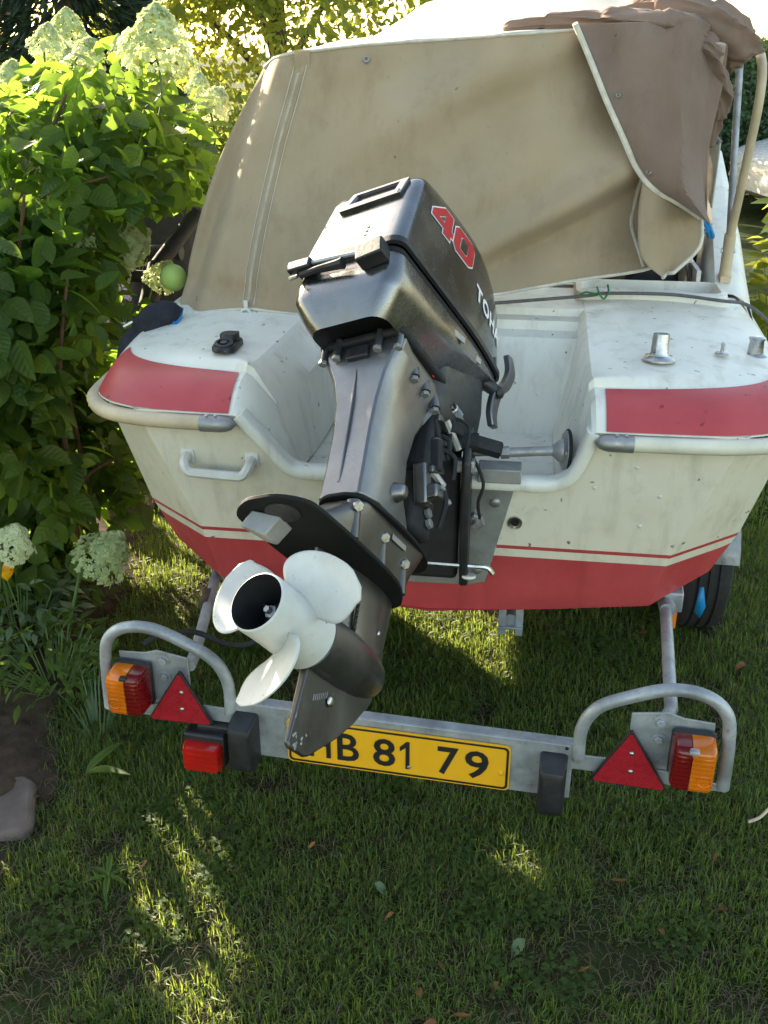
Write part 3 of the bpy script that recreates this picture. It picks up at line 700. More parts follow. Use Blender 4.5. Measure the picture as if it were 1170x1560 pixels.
# pad eye and chrome cleat
c0 = Vector((.682, .23, zb(.23) - .004)); pe = G().lathe([(.017, 0), (.017, .003), (.009, .006), (.005, .006), (.004, .02), (.006, .026), (.003, .03)], c0, (0, 0, 1), 14, True, True).build('deck_stud', M['chrome'], boat)
c0 = Vector((.772, .285, zb(.22) - .022)); g = G().lathe([(.03, 0), (.03, .005), (.019, .012), (.017, .04), (.021, .048), (.012, .052)], c0, (0, 0, 1), 20, True, True); g.build('chrome_post', M['chrome'], boat)
# transom plate with bolts
pl_ = [(.200, .795), (.142, .522), (.10, .508), (-.10, .505), (-.145, .522), (-.205, .795)]
tp = G().prism(pl_, lambda a, b, t: (a, tv(b) - t, b), .0, .006).build('mounting_plate', M['plate_al'], boat, bevel=.002)
def dome(parent, name, p, ax, r, mat, h=.6, seg=14, hexn=False):
    g = G()
    if hexn: g.lathe([(r, 0), (r, r * .7), (r * .85, r * .8)], p, ax, 6, True, True)
    else: g.lathe([(r * 1.0, 0), (r * .95, r * h * .45), (r * .7, r * h * .8), (r * .25, r * h)], p, ax, seg, False, True)
    return g.build(name, mat, parent, smooth=45 if not hexn else 25)
AFT = (0, -1, -.17)
for u, z in [(.158, .762), (.120, .560), (-.158, .762), (-.120, .560)]: dome(tp, 'bolt_head', (u, tv(z) - .006, z), AFT, .013, M['dullmetal'])
dome(tp, 'hex_nut', (.115, tv(.712) - .006, .712), AFT, .022, M['dullmetal'], hexn=True)
G().tube([(.115, tv(.712) - .02, .712), (.115, tv(.712) - .04, .708)], .008, 10).build('bolt_end', M['dullmetal'], tp)
# drain fitting and small screws
g = G().lathe([(.010, -.004), (.010, .002), (.0175, .004), (.0185, .0), (.0185, -.004)], (.207, tv(.705) - .001, .705), AFT, 18); dr_ = g.build('drain_fitting', M['chrome'], boat)
G().lathe([(.0105, 0), (.0105, .001)], (.207, tv(.705) - .0005, .705), AFT, 14, True, True).build('drain_hole', M['darkvoid'], dr_)
for u, z in [(.475, .875), (.385, .815), (.535, .800), (.50, .715)]: dome(boat, 'screw_head', (u, tv(z), z), AFT, .005, M['white_plastic'])
# steering link ball mount on the well side wall
c0 = Vector((.318, -.01, .885)); ax = Vector((-1, -.12, .05)).normalized()
g = G().lathe([(.048, 0), (.048, .006), (.040, .010), (.028, .012), (.026, .020), (.018, .028), (.014, .034)], c0, ax, 24, True, True)
bmn = g.build('steering_tube_mount', M['dullmetal'], boat, smooth=40)
G().lathe([(.050, -.004), (.053, .0), (.050, .004)], c0, ax, 24).build('gasket', M['blackdull'], bmn)
for a in (1.0, 3.1, 5.2):
    q = c0 + (ax.orthogonal().normalized() * math.cos(a) + ax.cross(ax.orthogonal().normalized()) * math.sin(a)) * .038 + ax * .008
    dome(bmn, 'screw', q, ax, .006, M['chrome'])
G().tube([c0 + ax * .02, c0 + ax * .145 + Vector((0, 0, -.012))], .0115, 12).build('tube', M['dullmetal'], bmn)
G().tube([c0 + ax * .135 + Vector((0, 0, -.011)), c0 + ax * .155 + Vector((0, 0, -.013))], .0150, 6).build('tube_nut', M['dullmetal'], bmn)
G().tube([c0 + ax * .15 + Vector((0, 0, -.0125)), c0 + ax * .235 + Vector((0, 0, -.02))], .0075, 10).build('steering_rod', M['cord'], bmn)
# cockpit, starboard side ------------------------------------------------
g = G().grid([[(-.70, .82, .62), (.70, .82, .62)], [(-.70, 2.6, .62), (.70, 2.6, .62)]]); g.build('cockpit_floor', M['cockpit'], boat)
g = G().box((.0, .86, .86), (1.36, .02, .46)); g.build('aft_bulkhead', M['cockpit'], boat)
sb = G()
rings = []
for k, (z, y0, y1) in enumerate([(.64, .92, 1.12), (1.04, .94, 1.1), (1.16, .96, 1.09), (1.19, .99, 1.07)]): rings.append([(.585 + x * (1 - .1 * (k > 1)), y, z) for x, y in rrect(.085, y0, y1, .04)])
sb.loft(rings, True, True, True); sb.build('gap_shade_locker', M['navy'], boat, smooth=50)  # navy colour stands in for the shade inside the cockpit gap
g = G(); rings = []
for z, hx in [(.62, .12), (1.20, .12), (1.36, .105), (1.40, .08)]: rings.append([(.64 + x, y, z) for x, y in rrect(hx, 1.22, 1.34, .05)])
g.loft(rings, True, True, True).build('seat_back', M['navy'], boat, smooth=50)  # navy seat set here so the cockpit gap looks shaded
# curved white screen side
g = G(); rows = []
for k in range(9):
    t = k / 8; rows.append([Vector((.80 - .02 * t - .10 * max(0, q - .75) / .25 * (t > .1), 1.35 + .65 * t, 1.08 + .10 * t + q * (.56 * (math.sin(math.pi * min(1, .12 + t * .9)) ** .4)))) for q in [0, .25, .5, .75, .9, 1]])
G().grid(rows).build('screen_side', M['pale_canvas'], boat, solid=.006, smooth=50)
G().tube([r_[-1] for r_ in rows], .009, 8).build('screen_edge', M['galv'], boat)
cn = G().box((.655, 1.02, 1.185), (.075, .10, .06)).build('control_box', M['cockpit'], boat, bevel=.012)
G().tube([(.66, .97, 1.20), (.64, .955, 1.235)], .006, 8).build('lever', M['galv'], cn)
for k in range(2): G().tube(smooth_path([(.672 + .015 * k, .98, 1.16), (.69 + .012 * k, .93, 1.10), (.70 + .01 * k, .90, .98), (.70 + .01 * k, .87, .72)], 4), .0055, 6).build('control_cable', M['cord'], boat)
g = G().box((.705, 1.3, 1.02), (.012, .9, .24)); g.build('side_lining', M['cockpit'], boat)
# canopy bow of two tubes
tb = [(.79, .885, 1.16), (.785, .885, 1.245)]
fr = G().tube(fillet([(.785, .882, 1.235), (.783, .80, 1.42), (.782, .735, 1.60), (.782, .74, 1.68), (.782, .82, 1.735), (.76, 1.02, 1.745), (.60, 1.12, 1.75), (.2, 1.15, 1.76)], .10), .0125, 12).build('canopy_bow', M['rail'], boat)
G().tube([(.785, .89, 1.235), (.783, 1.02, 1.52), (.78, 1.10, 1.74)], .0105, 10).build('bow_strut', M['galv'], boat)
ft = G().box((.785, .885, 1.115), (.03, .05, .02)); ft.tube([(.785, .885, 1.12), (.785, .884, 1.245)], .017, 10); ft = ft.build('bow_socket', M['rail'], boat)
G().tube([(.765, .885, 1.195), (.805, .885, 1.195)], .007, 8).build('pivot_bolt', M['chrome'], ft)
# foredeck and windscreen further forward (partly seen above the side deck)
rows = []
for v, ug, zg in [(2.0, .88, 1.10), (2.4, .82, 1.12), (3.3, .60, 1.16), (4.0, .19, 1.20), (4.13, .03, 1.19)]: rows.append([(ug * k, v, zg + .10 * (1 - k * k) - .1 * (abs(k) > .98)) for k in (-1, -.9, -.5, 0, .5, .9, 1)])
G().grid(rows).build('foredeck', M['deck'], boat, smooth=50)
# things lying on the boat -----------------------------------------------
def inb(p): return BM @ Vector(p)
cable = G().tube(smooth_path([inb(p) for p in [(.05, .50, 1.10), (.36, .60, 1.112), (.42, .62, 1.117), (.60, .64, 1.115), (.74, .62, 1.106), (.80, .63, 1.098), (.85, .62, 1.07), (.90, .60, 1.02), (.93, .57, .93)]], 8), .0048, 8).build('grey_cable', M['cord'])
tag(cable, 'thin dark grey cable stretched across the starboard aft deck', 'cable')
ti = G().tube(smooth_path([inb(p) for p in [(.395, .595, 1.140), (.405, .60, 1.118), (.418, .606, 1.105), (.428, .61, 1.125), (.424, .60, 1.145)]], 4), .003, 6).tube([inb((.40, .605, 1.118)), inb((.365, .58, 1.128)), inb((.35, .575, 1.122))], .003, 6)
tag(ti.build('cable_tie', M['green_tie']), 'small green tie knotted round the grey cable', 'cable tie')

# ================================================================== CANVAS COVER
cover = empty('canvas_cover', 'tan canvas boat cover with a brown flap folded over at the right', 'boat cover', mat=BM)
CL = dict(bu=[-.775, -.655, -.563], bz=[1.064, 1.435, 1.696])
bot_u = [-.775, -.55, -.402, .148, .51, .62]; bot_z = [1.066, 1.088, 1.078, 1.139, 1.209, 1.245]
top_u = [-.563, -.53, -.447, -.252, .16, .293, .50, .66]; top_z = [1.688, 1.712, 1.728, 1.747, 1.772, 1.782, 1.775, 1.745]
def ctop(s):
    u = lerp(-.563, .66, s); return u, interp(u, top_u, top_z)
def cbot(s):
    u = lerp(-.775, .62, s); return u, interp(u, bot_u, bot_z)
def cuv(s, t):
    a, b = cbot(s), ctop(s); u = lerp(a[0], b[0], t); z = lerp(a[1], b[1], t)
    u += -.022 * math.sin(math.pi * t) * (1 - s) ** 3 - .012 * math.sin(math.pi * t) * (1 - s)
    return u, z
def cv(u, z):
    v = .42 + .35 * (z - 1.07)
    # big diagonal sag: below a line from upper right to the lower middle
    d = (z - 1.19) - (u - .0) * .55
    k = sstep(-.1, .2, u) * (1 - sstep(.53, .63, u))
    v += k * .085 * (1 - sstep(-.06, .012, d)) * (.4 + .6 * sstep(1.1, 1.35, z)) - k * .034 * math.exp(-((d - .03) / .045) ** 2)
    # soft drapes running down from the top edge
    q = u * 1.0 + (z - 1.4) * .45
    v += .026 * math.sin(q * 14 + .8 * math.sin(z * 6)) * sstep(-.6, -.1, u) * (.4 + .6 * sstep(1.2, 1.6, z)) + .045 * nz(u * 2.4 + z, z * 2.0 - u, 4) + .032 * nz((u + z * .8) * 2.2, (z - u * .55) * 7.5, 9) * sstep(-.5, -.2, u) + .006 * nz(u * 9, z * 9, 5) + .004 * nz(u * 9 + z * 5, z * 3, 2)
    d2 = (z - 1.52) - (u + .2) * .5; v += -.022 * math.exp(-(d2 / .05) ** 2) * sstep(-.45, -.1, u)
    # left corner: vertical pulls and a bulge round the corner
    e = u + .775 - .34 * max(0, (z - 1.07)); v += .10 * (1 - sstep(0, .11, e)) ** 2 + .010 * math.sin(e * 60 + z * 5) * math.exp(-e / .10)
    v += .02 * math.exp(-((z - 1.13) / .03) ** 2) * (1 - sstep(-.62, -.45, u))
    return v
NS, NT = 120, 70
rows = []
for j in range(NT + 1):
    row = []
    for i in range(NS + 1):
        s, t = i / NS, j / NT; u, z = cuv(s, t); row.append((u, cv(u, z), z))
    rows.append(row)
cp = G().grid(rows).build('aft_panel', M['canvas'], cover, smooth=80, solid=.002)
# port side panel and roof panel
rows2 = []
for j in range(0, NT + 1, 2):
    p = Vector(rows[j][0]); t = j / NT; r_ = []
    for k, (du, dv) in enumerate([(0, 0), (-.012, .03), (-.018, .10), (-.02, .4), (.0, .9), (.03, 1.4)]): r_.append(p + Vector((du * (1 - t * .3), dv, .0 + .03 * (dv / 1.4) * t)))
    rows2.append(r_)
G().grid(rows2).build('side_panel', M['canvas'], cover, smooth=60, solid=.002)
rows3 = []
for i in range(0, NS + 1, 3):
    p = Vector(rows[NT][i]); s = i / NS; hump = sstep(.18, .35, s)
    rows3.append([p + Vector((0, dv, dz_ * (.25 + .75 * hump) + .01 * nz(s * 6, dv * 4))) for dv, dz_ in [(0, 0), (.03, .004), (.12, .012), (.30, .035), (.5, .085), (.7, .12), (1.0, .13), (1.4, .08)]])
sp_ = [rows2[-1][k] for k in range(6)]; tp_ = rows3[0]
dvs = [.0, .03, .10, .4, .9, 1.4]; dvr = [0, .03, .12, .30, .5, .7, 1.0, 1.4]
cl_ = [Vector([interp(dv, dvr, [q[c_] for q in tp_]) for c_ in range(3)]) for dv in dvs]
G().grid([sp_, [a.lerp(b, .5) + Vector((-.006, 0, .004)) for a, b in zip(sp_, cl_)], [q + Vector((.012, 0, .001)) for q in cl_]]).build('roof_seam', M['canvas'], cover, smooth=60, solid=.004)
G().grid(rows3).build('roof_panel', M['pale_canvas'], cover, smooth=70, solid=.002)  # paler cloth colour stands in for sunlight on the tan roof canvas
def on_c(u, z, off=.004): return Vector((u, cv(u, z) - off, z))
# hem and top piping, zipper, grommet
hem = [on_c(*cuv(i / NS, 0.0), .003) for i in range(0, NS + 1, 2)]
G().tube(hem, .0045, 6).build('bottom_piping', M['piping'], cover)
rowsH = [[on_c(*cuv(i / NS, t), .0028) for i in range(0, NS + 1, 2)] for t in (0.0, .02, .045)]
G().grid(rowsH).build('hem', M['canvas'], cover, smooth=60)
G().tube([on_c(*cuv(i / NS, 1.0), .002) for i in range(0, NS - 8, 2)], .004, 6).build('top_piping', M['piping'], cover)
zp = [(lerp(-.556, -.437, t) - .012 * math.sin(math.pi * t), lerp(1.098, 1.70, t)) for t in [k / 40 for k in range(41)]]
zr = [[on_c(u - .013, z, .0035), on_c(u, z, .0045), on_c(u + .013, z, .0035)] for u, z in zp]
zt = G().grid(zr).build('zipper', M['canvas'], cover, smooth=60)
te = G(); N_ = 210
for k in range(N_):
    t = k / N_ * .955 + .01; u = interp(t * 40, range(41), [q[0] for q in zp]); z = interp(t * 40, range(41), [q[1] for q in zp])
    te.box(on_c(u + (.0016 if k % 2 else -.0016), z, .0065), (.0062, .003, .0019))
tag(te.build('zipper_teeth', M['piping'], zt, smooth=0), kind='stuff')
for sgn in (-1, 1): G().tube([on_c(u + sgn * .017, z, .003) for u, z in zp], .0012, 4).build('stitching', M['piping'], zt)
G().box(on_c(-.433, 1.708, .006), (.044, .004, .05)).build('zipper_flap', M['canvas'], zt, bevel=.002)
rg = on_c(-.557, 1.082, .012); G().tube([rg + Vector((math.cos(a) * .014, -.002, math.sin(a) * .014 - .006)) for a in [k * math.pi / 8 for k in range(16)]], .0042, 8, closed=True).build('pull_ring', M['white_plastic'], zt)
G().box(rg + Vector((0, .002, .020)), (.012, .006, .022)).build('slider', M['white_plastic'], zt, bevel=.002)
for u, z in [(-.249, 1.712)]:
    G().lathe([(.004, .0), (.0045, .003), (.009, .003), (.010, 0)], on_c(u, z, .003), (0, -1, .35), 16).build('grommet', M['dullmetal'], cover)
# seam at the right, under the flap
G().tube(smooth_path([on_c(u, z, .004) for u, z in [(.485, 1.45), (.475, 1.37), (.470, 1.31), (.492, 1.25), (.505, 1.215)]], 5), .005, 6).build('seam_piping', M['piping'], cover)
# tan lower flap hanging at the right corner
def flap_grid(left, right, vf, n=26, m=22):
    L_ = smooth_path([Vector((u, 0, z)) for u, z in left], 12); R_ = smooth_path([Vector((u, 0, z)) for u, z in right], 12); out = []
    for j in range(n):
        t = j / (n - 1); a = L_[int(t * (len(L_) - 1))]; b = R_[int(t * (len(R_) - 1))]; row = []
        for i in range(m):
            q = a.lerp(b, i / (m - 1)); row.append(Vector((q.x, vf(q.x, q.z, i / (m - 1), t), q.z)))
        out.append(row)
    return out
def vlow(u, z, s, t): return .42 + .35 * (z - 1.07) - .035 - .02 * math.sin(s * 5.5 + t * 2) - .03 * s * (1 - s) + .05 * max(0, s - .7)
lf = flap_grid([(.480, 1.44), (.474, 1.34), (.488, 1.255), (.545, 1.207)], [(.625, 1.37), (.638, 1.33), (.632, 1.275), (.575, 1.218)], vlow)
fl = G().grid(lf).build('corner_flap', M['canvas'], cover, smooth=70, solid=.002)
G().tube([r_[-1] for r_ in lf] + [q for q in lf[-1][::-1]], .005, 6).build('corner_piping', M['piping'], fl)
# brown flap
def vbr(u, z, s, t):
    return .42 + .35 * (z - 1.07) - .055 - .060 * math.sin(math.pi * min(1, s * 1.15)) * (.5 + t) - .038 * (1 - abs(math.sin(s * 4.5 + t * 1.6 + .5 * nz(t * 3, 1)))) ** 2 * (.5 + .5 * s) - .040 * nz(u * 11 + z * 2, z * 4, 2) + .06 * max(0, s - .8) * 3
br = flap_grid([(.285, 1.795), (.325, 1.72), (.375, 1.62), (.425, 1.53), (.465, 1.46), (.51, 1.415), (.57, 1.385), (.632, 1.348)],
               [(.650, 1.80), (.668, 1.745), (.662, 1.66), (.648, 1.58), (.640, 1.52), (.640, 1.46), (.642, 1.41), (.646, 1.352)], vbr, 44, 30)
bf = G().grid(br).build('brown_flap', M['brown'], cover, smooth=70, solid=.003)
edge = [r_[0] + Vector((0, -.004, 0)) for r_ in br]
G().tube([e + Vector((-.002, 0, 0)) for e in edge], .0075, 8).build('flap_piping', M['piping'], bf)
for k in (26, 12): G().lathe([(.003, 0), (.006, .002), (.007, 0)], br[k][3] + Vector((0, -.006, 0)), (0, -1, .3), 12).build('snap_stud', M['dullmetal'], bf)
# crumpled bundle of cloth on top
def bundle(name, pts, rad, mat, seed, flat=.8):
    P = smooth_path(pts, 14); rings = []; n = len(P)
    for i, p in enumerate(P):
        t = (P[min(i + 1, n - 1)] - P[max(i - 1, 0)]).normalized(); a = t.cross(Vector((0, 0, 1))).normalized(); b = a.cross(t)
        f = min(1, .25 + 2.2 * math.sin(math.pi * min(.999, max(.001, i / (n - 1)))) ** .6); rr = rad[min(int(i / (n - 1) * (len(rad) - 1)), len(rad) - 1)] * f
        ring = []
        for k in range(56):
            q = 2 * math.pi * k / 56; d = a * math.cos(q) + b * math.sin(q) * flat
            cr = 1 - abs(math.sin(2.0 * q + i * .045 + seed + .8 * nz(i * .05, 1.3, seed))); cr2 = 1 - abs(nz(math.cos(q) * 1.7 + seed, math.sin(q) * 1.7, i * .07)) * 2
            ring.append(p + d * rr * (.84 + .30 * nz(math.cos(q) * 1.3 + seed, math.sin(q) * 1.3, i * .06) + .26 * cr ** 3 + .20 * max(0, cr2) ** 4))
        rings.append(ring)
    return G().loft(rings, True, True, True).build(name, mat, cover, smooth=80)
bundle('folded_canopy', [(.10, .72, 1.785), (.22, .70, 1.80), (.36, .66, 1.80), (.50, .63, 1.79), (.60, .68, 1.765)], [.02, .03, .045, .055, .05], M['brown'], 1.0)
bundle('folded_canopy', [(.36, .78, 1.80), (.50, .74, 1.83), (.62, .70, 1.80), (.69, .72, 1.75), (.71, .80, 1.725)], [.03, .055, .07, .06, .04], M['brown'], 4.0)
bundle('folded_canopy', [(.52, .66, 1.76), (.60, .64, 1.74), (.64, .66, 1.66), (.65, .70, 1.58), (.64, .74, 1.50)], [.04, .055, .055, .045, .03], M['brown'], 9.0)
bundle('folded_canopy', [(.44, .82, 1.83), (.50, .80, 1.88), (.57, .78, 1.93), (.62, .79, 1.90)], [.03, .035, .04, .03], M['brown'], 6.0)
# blue shock cords
for pts, lab in [([(-.742, .40, 1.088), (-.735, .36, 1.075), (-.737, .325, 1.062)], 'blue elastic cord hooking the canvas to the port deck'), ([(.655, .62, 1.325), (.672, .60, 1.30), (.685, .63, 1.275), (.672, .66, 1.29)], 'blue elastic loop at the brown flap corner')]:
    e_ = empty('shock_cord', lab, 'cord', loc=inb(pts[-1]), group=None)
    off = Vector(inb(pts[-1]))
    for d in (0, .008): G().tube(smooth_path([Vector(inb((p[0] + d, p[1], p[2]))) - off for p in pts], 5), .0045, 7).build('cord_strand', M['blue'], e_)
    G().tube([(-.012, 0, -.004), (0, -.012, -.005), (.012, 0, -.004), (0, .012, -.004)], .003, 6, closed=True).build('hook', M['chrome'], e_)

# ================================================================== OUTBOARD MOTOR
mot = empty('outboard_motor', 'dark grey outboard motor tilted up with a white three-bladed propeller', 'outboard motor', mat=MM)
# --- upper cowl: rings of a rounded rectangle, z mapped between the split line and the top profile
def zsplit(y): return .806 + (y + .216) * .055
def ztop(y): return interp(y, [-.22, -.16, -.10, 0, .10, .17, .235, .28, .305, .33], [1.050, 1.058, 1.075, 1.094, 1.104, 1.098, 1.066, 1.022, .97, .92])
def cowl_ring(t, inset=0.0):
    hx = lerp(.128, .113, t) - inset; y0 = lerp(-.216, -.160, t) + inset; y1 = lerp(.292, .255, t ** 1.5) - inset
    out = []
    for x, y in rrect(hx, y0, y1, .034, 6):
        # taper towards the bow of the motor
        x *= 1 - .30 * max(0, (y - .10) / .19) ** 2
        out.append((x, y, lerp(zsplit(y), ztop(y), t)))
    return out
def dens(ring, k=5):   # add points on the long straights so the top profile is followed
    out = []
    for i in range(len(ring)):
        a, b = Vector(ring[i]), Vector(ring[(i + 1) % len(ring)]); m = 1 if (a - b).length < .05 else 10
        for j in range(m): out.append(a.lerp(b, j / m))
    return out
def cowl_rings():
    base = rrect(.128, -.216, .292, .034, 6); keys = []
    rings = []
    for t, ins in [(0, 0), (.1, 0), (.25, 0), (.45, 0), (.65, 0), (.8, 0), (.90, .0), (.955, .003), (.985, .010), (1.0, .022), (1.0, .05), (1.0, .08), (1.0, .104)]:
        hx = lerp(.128, .115, t) - ins; y0 = lerp(-.216, -.158, t) + ins * .8; y1 = lerp(.322, .300, t ** 1.5) - ins * 1.2
        ring = []
        pts = dens([(x, y, 0) for x, y in rrect(max(hx, .004), y0, y1, .028, 5)])
        for p in pts:
            x, y = p.x, p.y; x *= 1 - .15 * max(0, (y - .08) / .23) ** 2
            z = lerp(zsplit(y), ztop(y), t)
            ring.append((x, y, z))
        rings.append(ring)
    n = min(len(r) for r in rings)
    return rings
rings = cowl_rings()
n0 = len(rings[0]); rings = [r for r in rings if len(r) == n0]
cg = G().loft(rings, True, False, True)
cowl = cg.build('cowl', M['cowl'], mot, smooth=35)
bvh = BVHTree.FromPolygons([Vector(p) for p in cg.v], cg.f)
def onside(y, z, off=.0015):
    h = bvh.ray_cast(Vector((.5, y, z)), Vector((-1, 0, 0)))
    return (h[0] + h[1] * (off if h[1].x > 0 else -off)) if h[0] else Vector((.1, y, z))
def onrear(x, z, off=.0015):
    h = bvh.ray_cast(Vector((x, -.6, z)), Vector((0, 1, 0)))
    return (h[0] + (h[1] if h[1].y < 0 else -h[1]) * off) if h[0] else Vector((x, -.2, z))
# rim along the split
def band(z0, z1, out0, out1, name, mat, par):
    rr = []
    for dz_, o_ in [(z0, out0), (z0 + .002, out1), (z1 - .002, out1), (z1, out0)]:
        ring = []
        for p in dens([(x, y, 0) for x, y in rrect(.128 + o_, -.216 - o_, .322 + o_, .030, 6)]):
            x = p.x * (1 - .15 * max(0, (p.y - .08) / .23) ** 2); ring.append((x, p.y, zsplit(p.y) + dz_))
        rr.append(ring)
    return G().loft(rr, True, False, False).build(name, mat, par, smooth=40)
band(-.004, .014, -.002, .005, 'cowl_rim', M['black'], cowl)
band(-.016, -.003, -.008, -.006, 'seal', M['blackdull'], cowl)
# rear vent: raised frame round a dark slot
def vent_pt(a, b, off): return onrear(a, b, off)
fo = [(-.070, .978), (.083, .982), (.090, 1.036), (-.050, 1.036)]; fi = [(-.046, 1.000), (.062, 1.003), (.066, 1.027), (-.036, 1.027)]
def subd(P, k=6):
    o = []
    for i in range(len(P)):
        for j in range(k): o.append((lerp(P[i][0], P[(i + 1) % len(P)][0], j / k), lerp(P[i][1], P[(i + 1) % len(P)][1], j / k)))
    return o
FO, FI = subd(fo), subd(fi)
vf = G().loft([[vent_pt(a, b, -.004) for a, b in FO], [vent_pt(a, b, .009) for a, b in FO], [vent_pt(lerp(a, c, .8), lerp(b, d, .8), .009) for (a, b), (c, d) in zip(FO, FI)], [vent_pt(a, b, .001) for a, b in FI]], True)
vfo = vf.build('air_vent', M['cowl'], cowl, smooth=30)
G().add([vent_pt(a, b, .0025) for a, b in FI], [tuple(range(len(FI)))]).build('vent_slot', M['darkvoid'], vfo, smooth=0)
for a, b in [(.076, .992)]: dome(vfo, 'screw', vent_pt(a, b, .009), (0, -1, .2), .005, M['chrome'])
for b in (.862, .876, .890): G().box(onrear(.028, b, .001), (.004, .002, .004)).build('rivet', M['dullmetal'], cowl)
# "40" in outlined slanted numerals on the starboard side
def decal(name, polys, mat, off, par):
    g = G()
    for P in polys:
        Q = subd(P, 3) if len(P) < 14 else P
        g.add([onside(y, z, off) for y, z in Q], [tuple(range(len(Q)))])
    return g.build(name, mat, par, smooth=0)
def strips(outer, inner, fn):   # band between two matching loops
    n = len(outer); g = G(); vs = [fn(*p) for p in outer] + [fn(*p) for p in inner]
    return g.add(vs, [(i, (i + 1) % n, (i + 1) % n + n, i + n) for i in range(n)])
def sc_poly(P, c, k): return [(c[0] + (a - c[0]) * k, c[1] + (b - c[1]) * k) for a, b in P]
def off_poly(P, d):
    out = []; n = len(P); A = sum(P[i][0] * P[(i + 1) % n][1] - P[(i + 1) % n][0] * P[i][1] for i in range(n)); sg = 1 if A > 0 else -1
    for i in range(n):
        a, b, c = Vector(P[i - 1]), Vector(P[i]), Vector(P[(i + 1) % n]); e1 = (b - a).normalized(); e2 = (c - b).normalized()
        n1 = Vector((e1.y, -e1.x)) * sg; n2 = Vector((e2.y, -e2.x)) * sg; m = (n1 + n2); m = m / max(.35, m.length_squared) * 2 * d * .5 * 1.0
        k = (n1 + n2); k.normalize(); q = b + k * d / max(.5, k.dot(n1)); out.append((q.x, q.y))
    return out
NB = (-.108, .966)      # lower left of the numerals (y, z)
def nm(P, x0): return [(NB[0] + x0 + a * .098 + b * .010, NB[1] + b * .078 + (x0 + a * .098) * .10) for a, b in P]
four = [(.56, 0), (.90, 0), (.90, .20), (1.0, .20), (1.0, .42), (.90, .42), (.90, 1.0), (.50, 1.0), (0, .45), (0, .20), (.56, .20)]
fourh = [(.56, .42), (.30, .42), (.56, .72)]
zero = [(.16, 0), (.82, 0), (1.0, .16), (1.0, .84), (.82, 1.0), (.16, 1.0), (0, .84), (0, .16)]
zeroh = [(.36, .22), (.62, .22), (.68, .28), (.68, .72), (.62, .78), (.36, .78), (.30, .72), (.30, .28)]
def numeral(P, Hh, x0):
    o = nm(P, x0); h = nm(Hh, x0)
    w_ = decal('numeral', [off_poly(o, .0035)], M['whiteletter'], .0012, cowl)
    # red body: ring between outline and hole
    from mathutils.geometry import tessellate_polygon
    tri = tessellate_polygon([[Vector((a, b, 0)) for a, b in o], [Vector((a, b, 0)) for a, b in h]])
    allp = o + h; g = G()
    bm = bmesh.new(); vs = [bm.verts.new((a, b, 0)) for a, b in allp]
    for t in tri:
        try: bm.faces.new([vs[i] for i in t])
        except ValueError: pass
    bmesh.ops.subdivide_edges(bm, edges=bm.edges, cuts=2, use_grid_fill=True)
    bm.verts.ensure_lookup_table(); bm.verts.index_update()
    g.add([onside(v.co.x, v.co.y, .0024) for v in bm.verts], [tuple(v.index for v in f.verts) for f in bm.faces]); bm.free()
    g.build('numeral_face', M['redletter'], w_, smooth=0)
    hm = off_poly(h, -.003)
    q = G().add([onside(a, b, .0027) for a, b in hm], [tuple(range(len(hm)))]); q.build('numeral_hole', M['cowl'], w_, smooth=0)
numeral(four, fourh, 0.0); numeral(zero, zeroh, .104)
def text_mesh(body, size, off=0.0):
    cu = bpy.data.curves.new('t', 'FONT'); cu.body = body; cu.size = size; cu.offset = off; cu.resolution_u = 3
    ob = bpy.data.objects.new('t', cu); COL.objects.link(ob); bpy.context.view_layer.update()
    dg = bpy.context.evaluated_depsgraph_get(); me = bpy.data.meshes.new_from_object(ob.evaluated_get(dg))
    V = [v.co.copy() for v in me.vertices]; F_ = [tuple(p.vertices) for p in me.polygons]
    bpy.data.objects.remove(ob); bpy.data.curves.remove(cu); bpy.data.meshes.remove(me); return V, F_
# maker's lettering, following the curve of the side round to the front
lp = [Vector((q[0], q[1], 0)) for q in [(.1215, 0.0), (.1215, .05)] + [(x * (1 - .15 * max(0, (y - .08) / .23) ** 2), y) for x, y in [(.1215, .08), (.1215, .12), (.1215, .16), (.1215, .20), (.1215, .24), (.1215, .265), (.1205, .285), (.115, .303), (.104, .311), (.085, .314), (.04, .315), (-.05, .315)]]]
la_ = [0.0]
for a, b in zip(lp[:-1], lp[1:]): la_.append(la_[-1] + (b - a).length)
def wrap(s, z, off):
    s = min(max(s, 0), la_[-1] - 1e-4); k = max(i for i in range(len(la_) - 1) if la_[i] <= s); t = (s - la_[k]) / (la_[k + 1] - la_[k])
    p = lp[k].lerp(lp[k + 1], t); d = (lp[k + 1] - lp[k]).normalized(); nrm = Vector((d.y, -d.x, 0)); o = Vector((p.x, p.y, z)) + nrm * .08
    h = bvh.ray_cast(o, -nrm)
    return h[0] + nrm * off if h[0] else Vector((p.x, p.y, z)) - nrm * .004
x = 0.0
for ch in 'TOHATSU':
    V, F_ = text_mesh(ch, .057, .0022); w_ = max(v.x for v in V)
    g = G().add([wrap(.128 + (x + v.x) * .95, .938 - (x + v.x) * .12 + v.y, .002) for v in V], F_)
    g.build('letter', M['whiteletter'], cowl, smooth=0); x += w_ + .0045
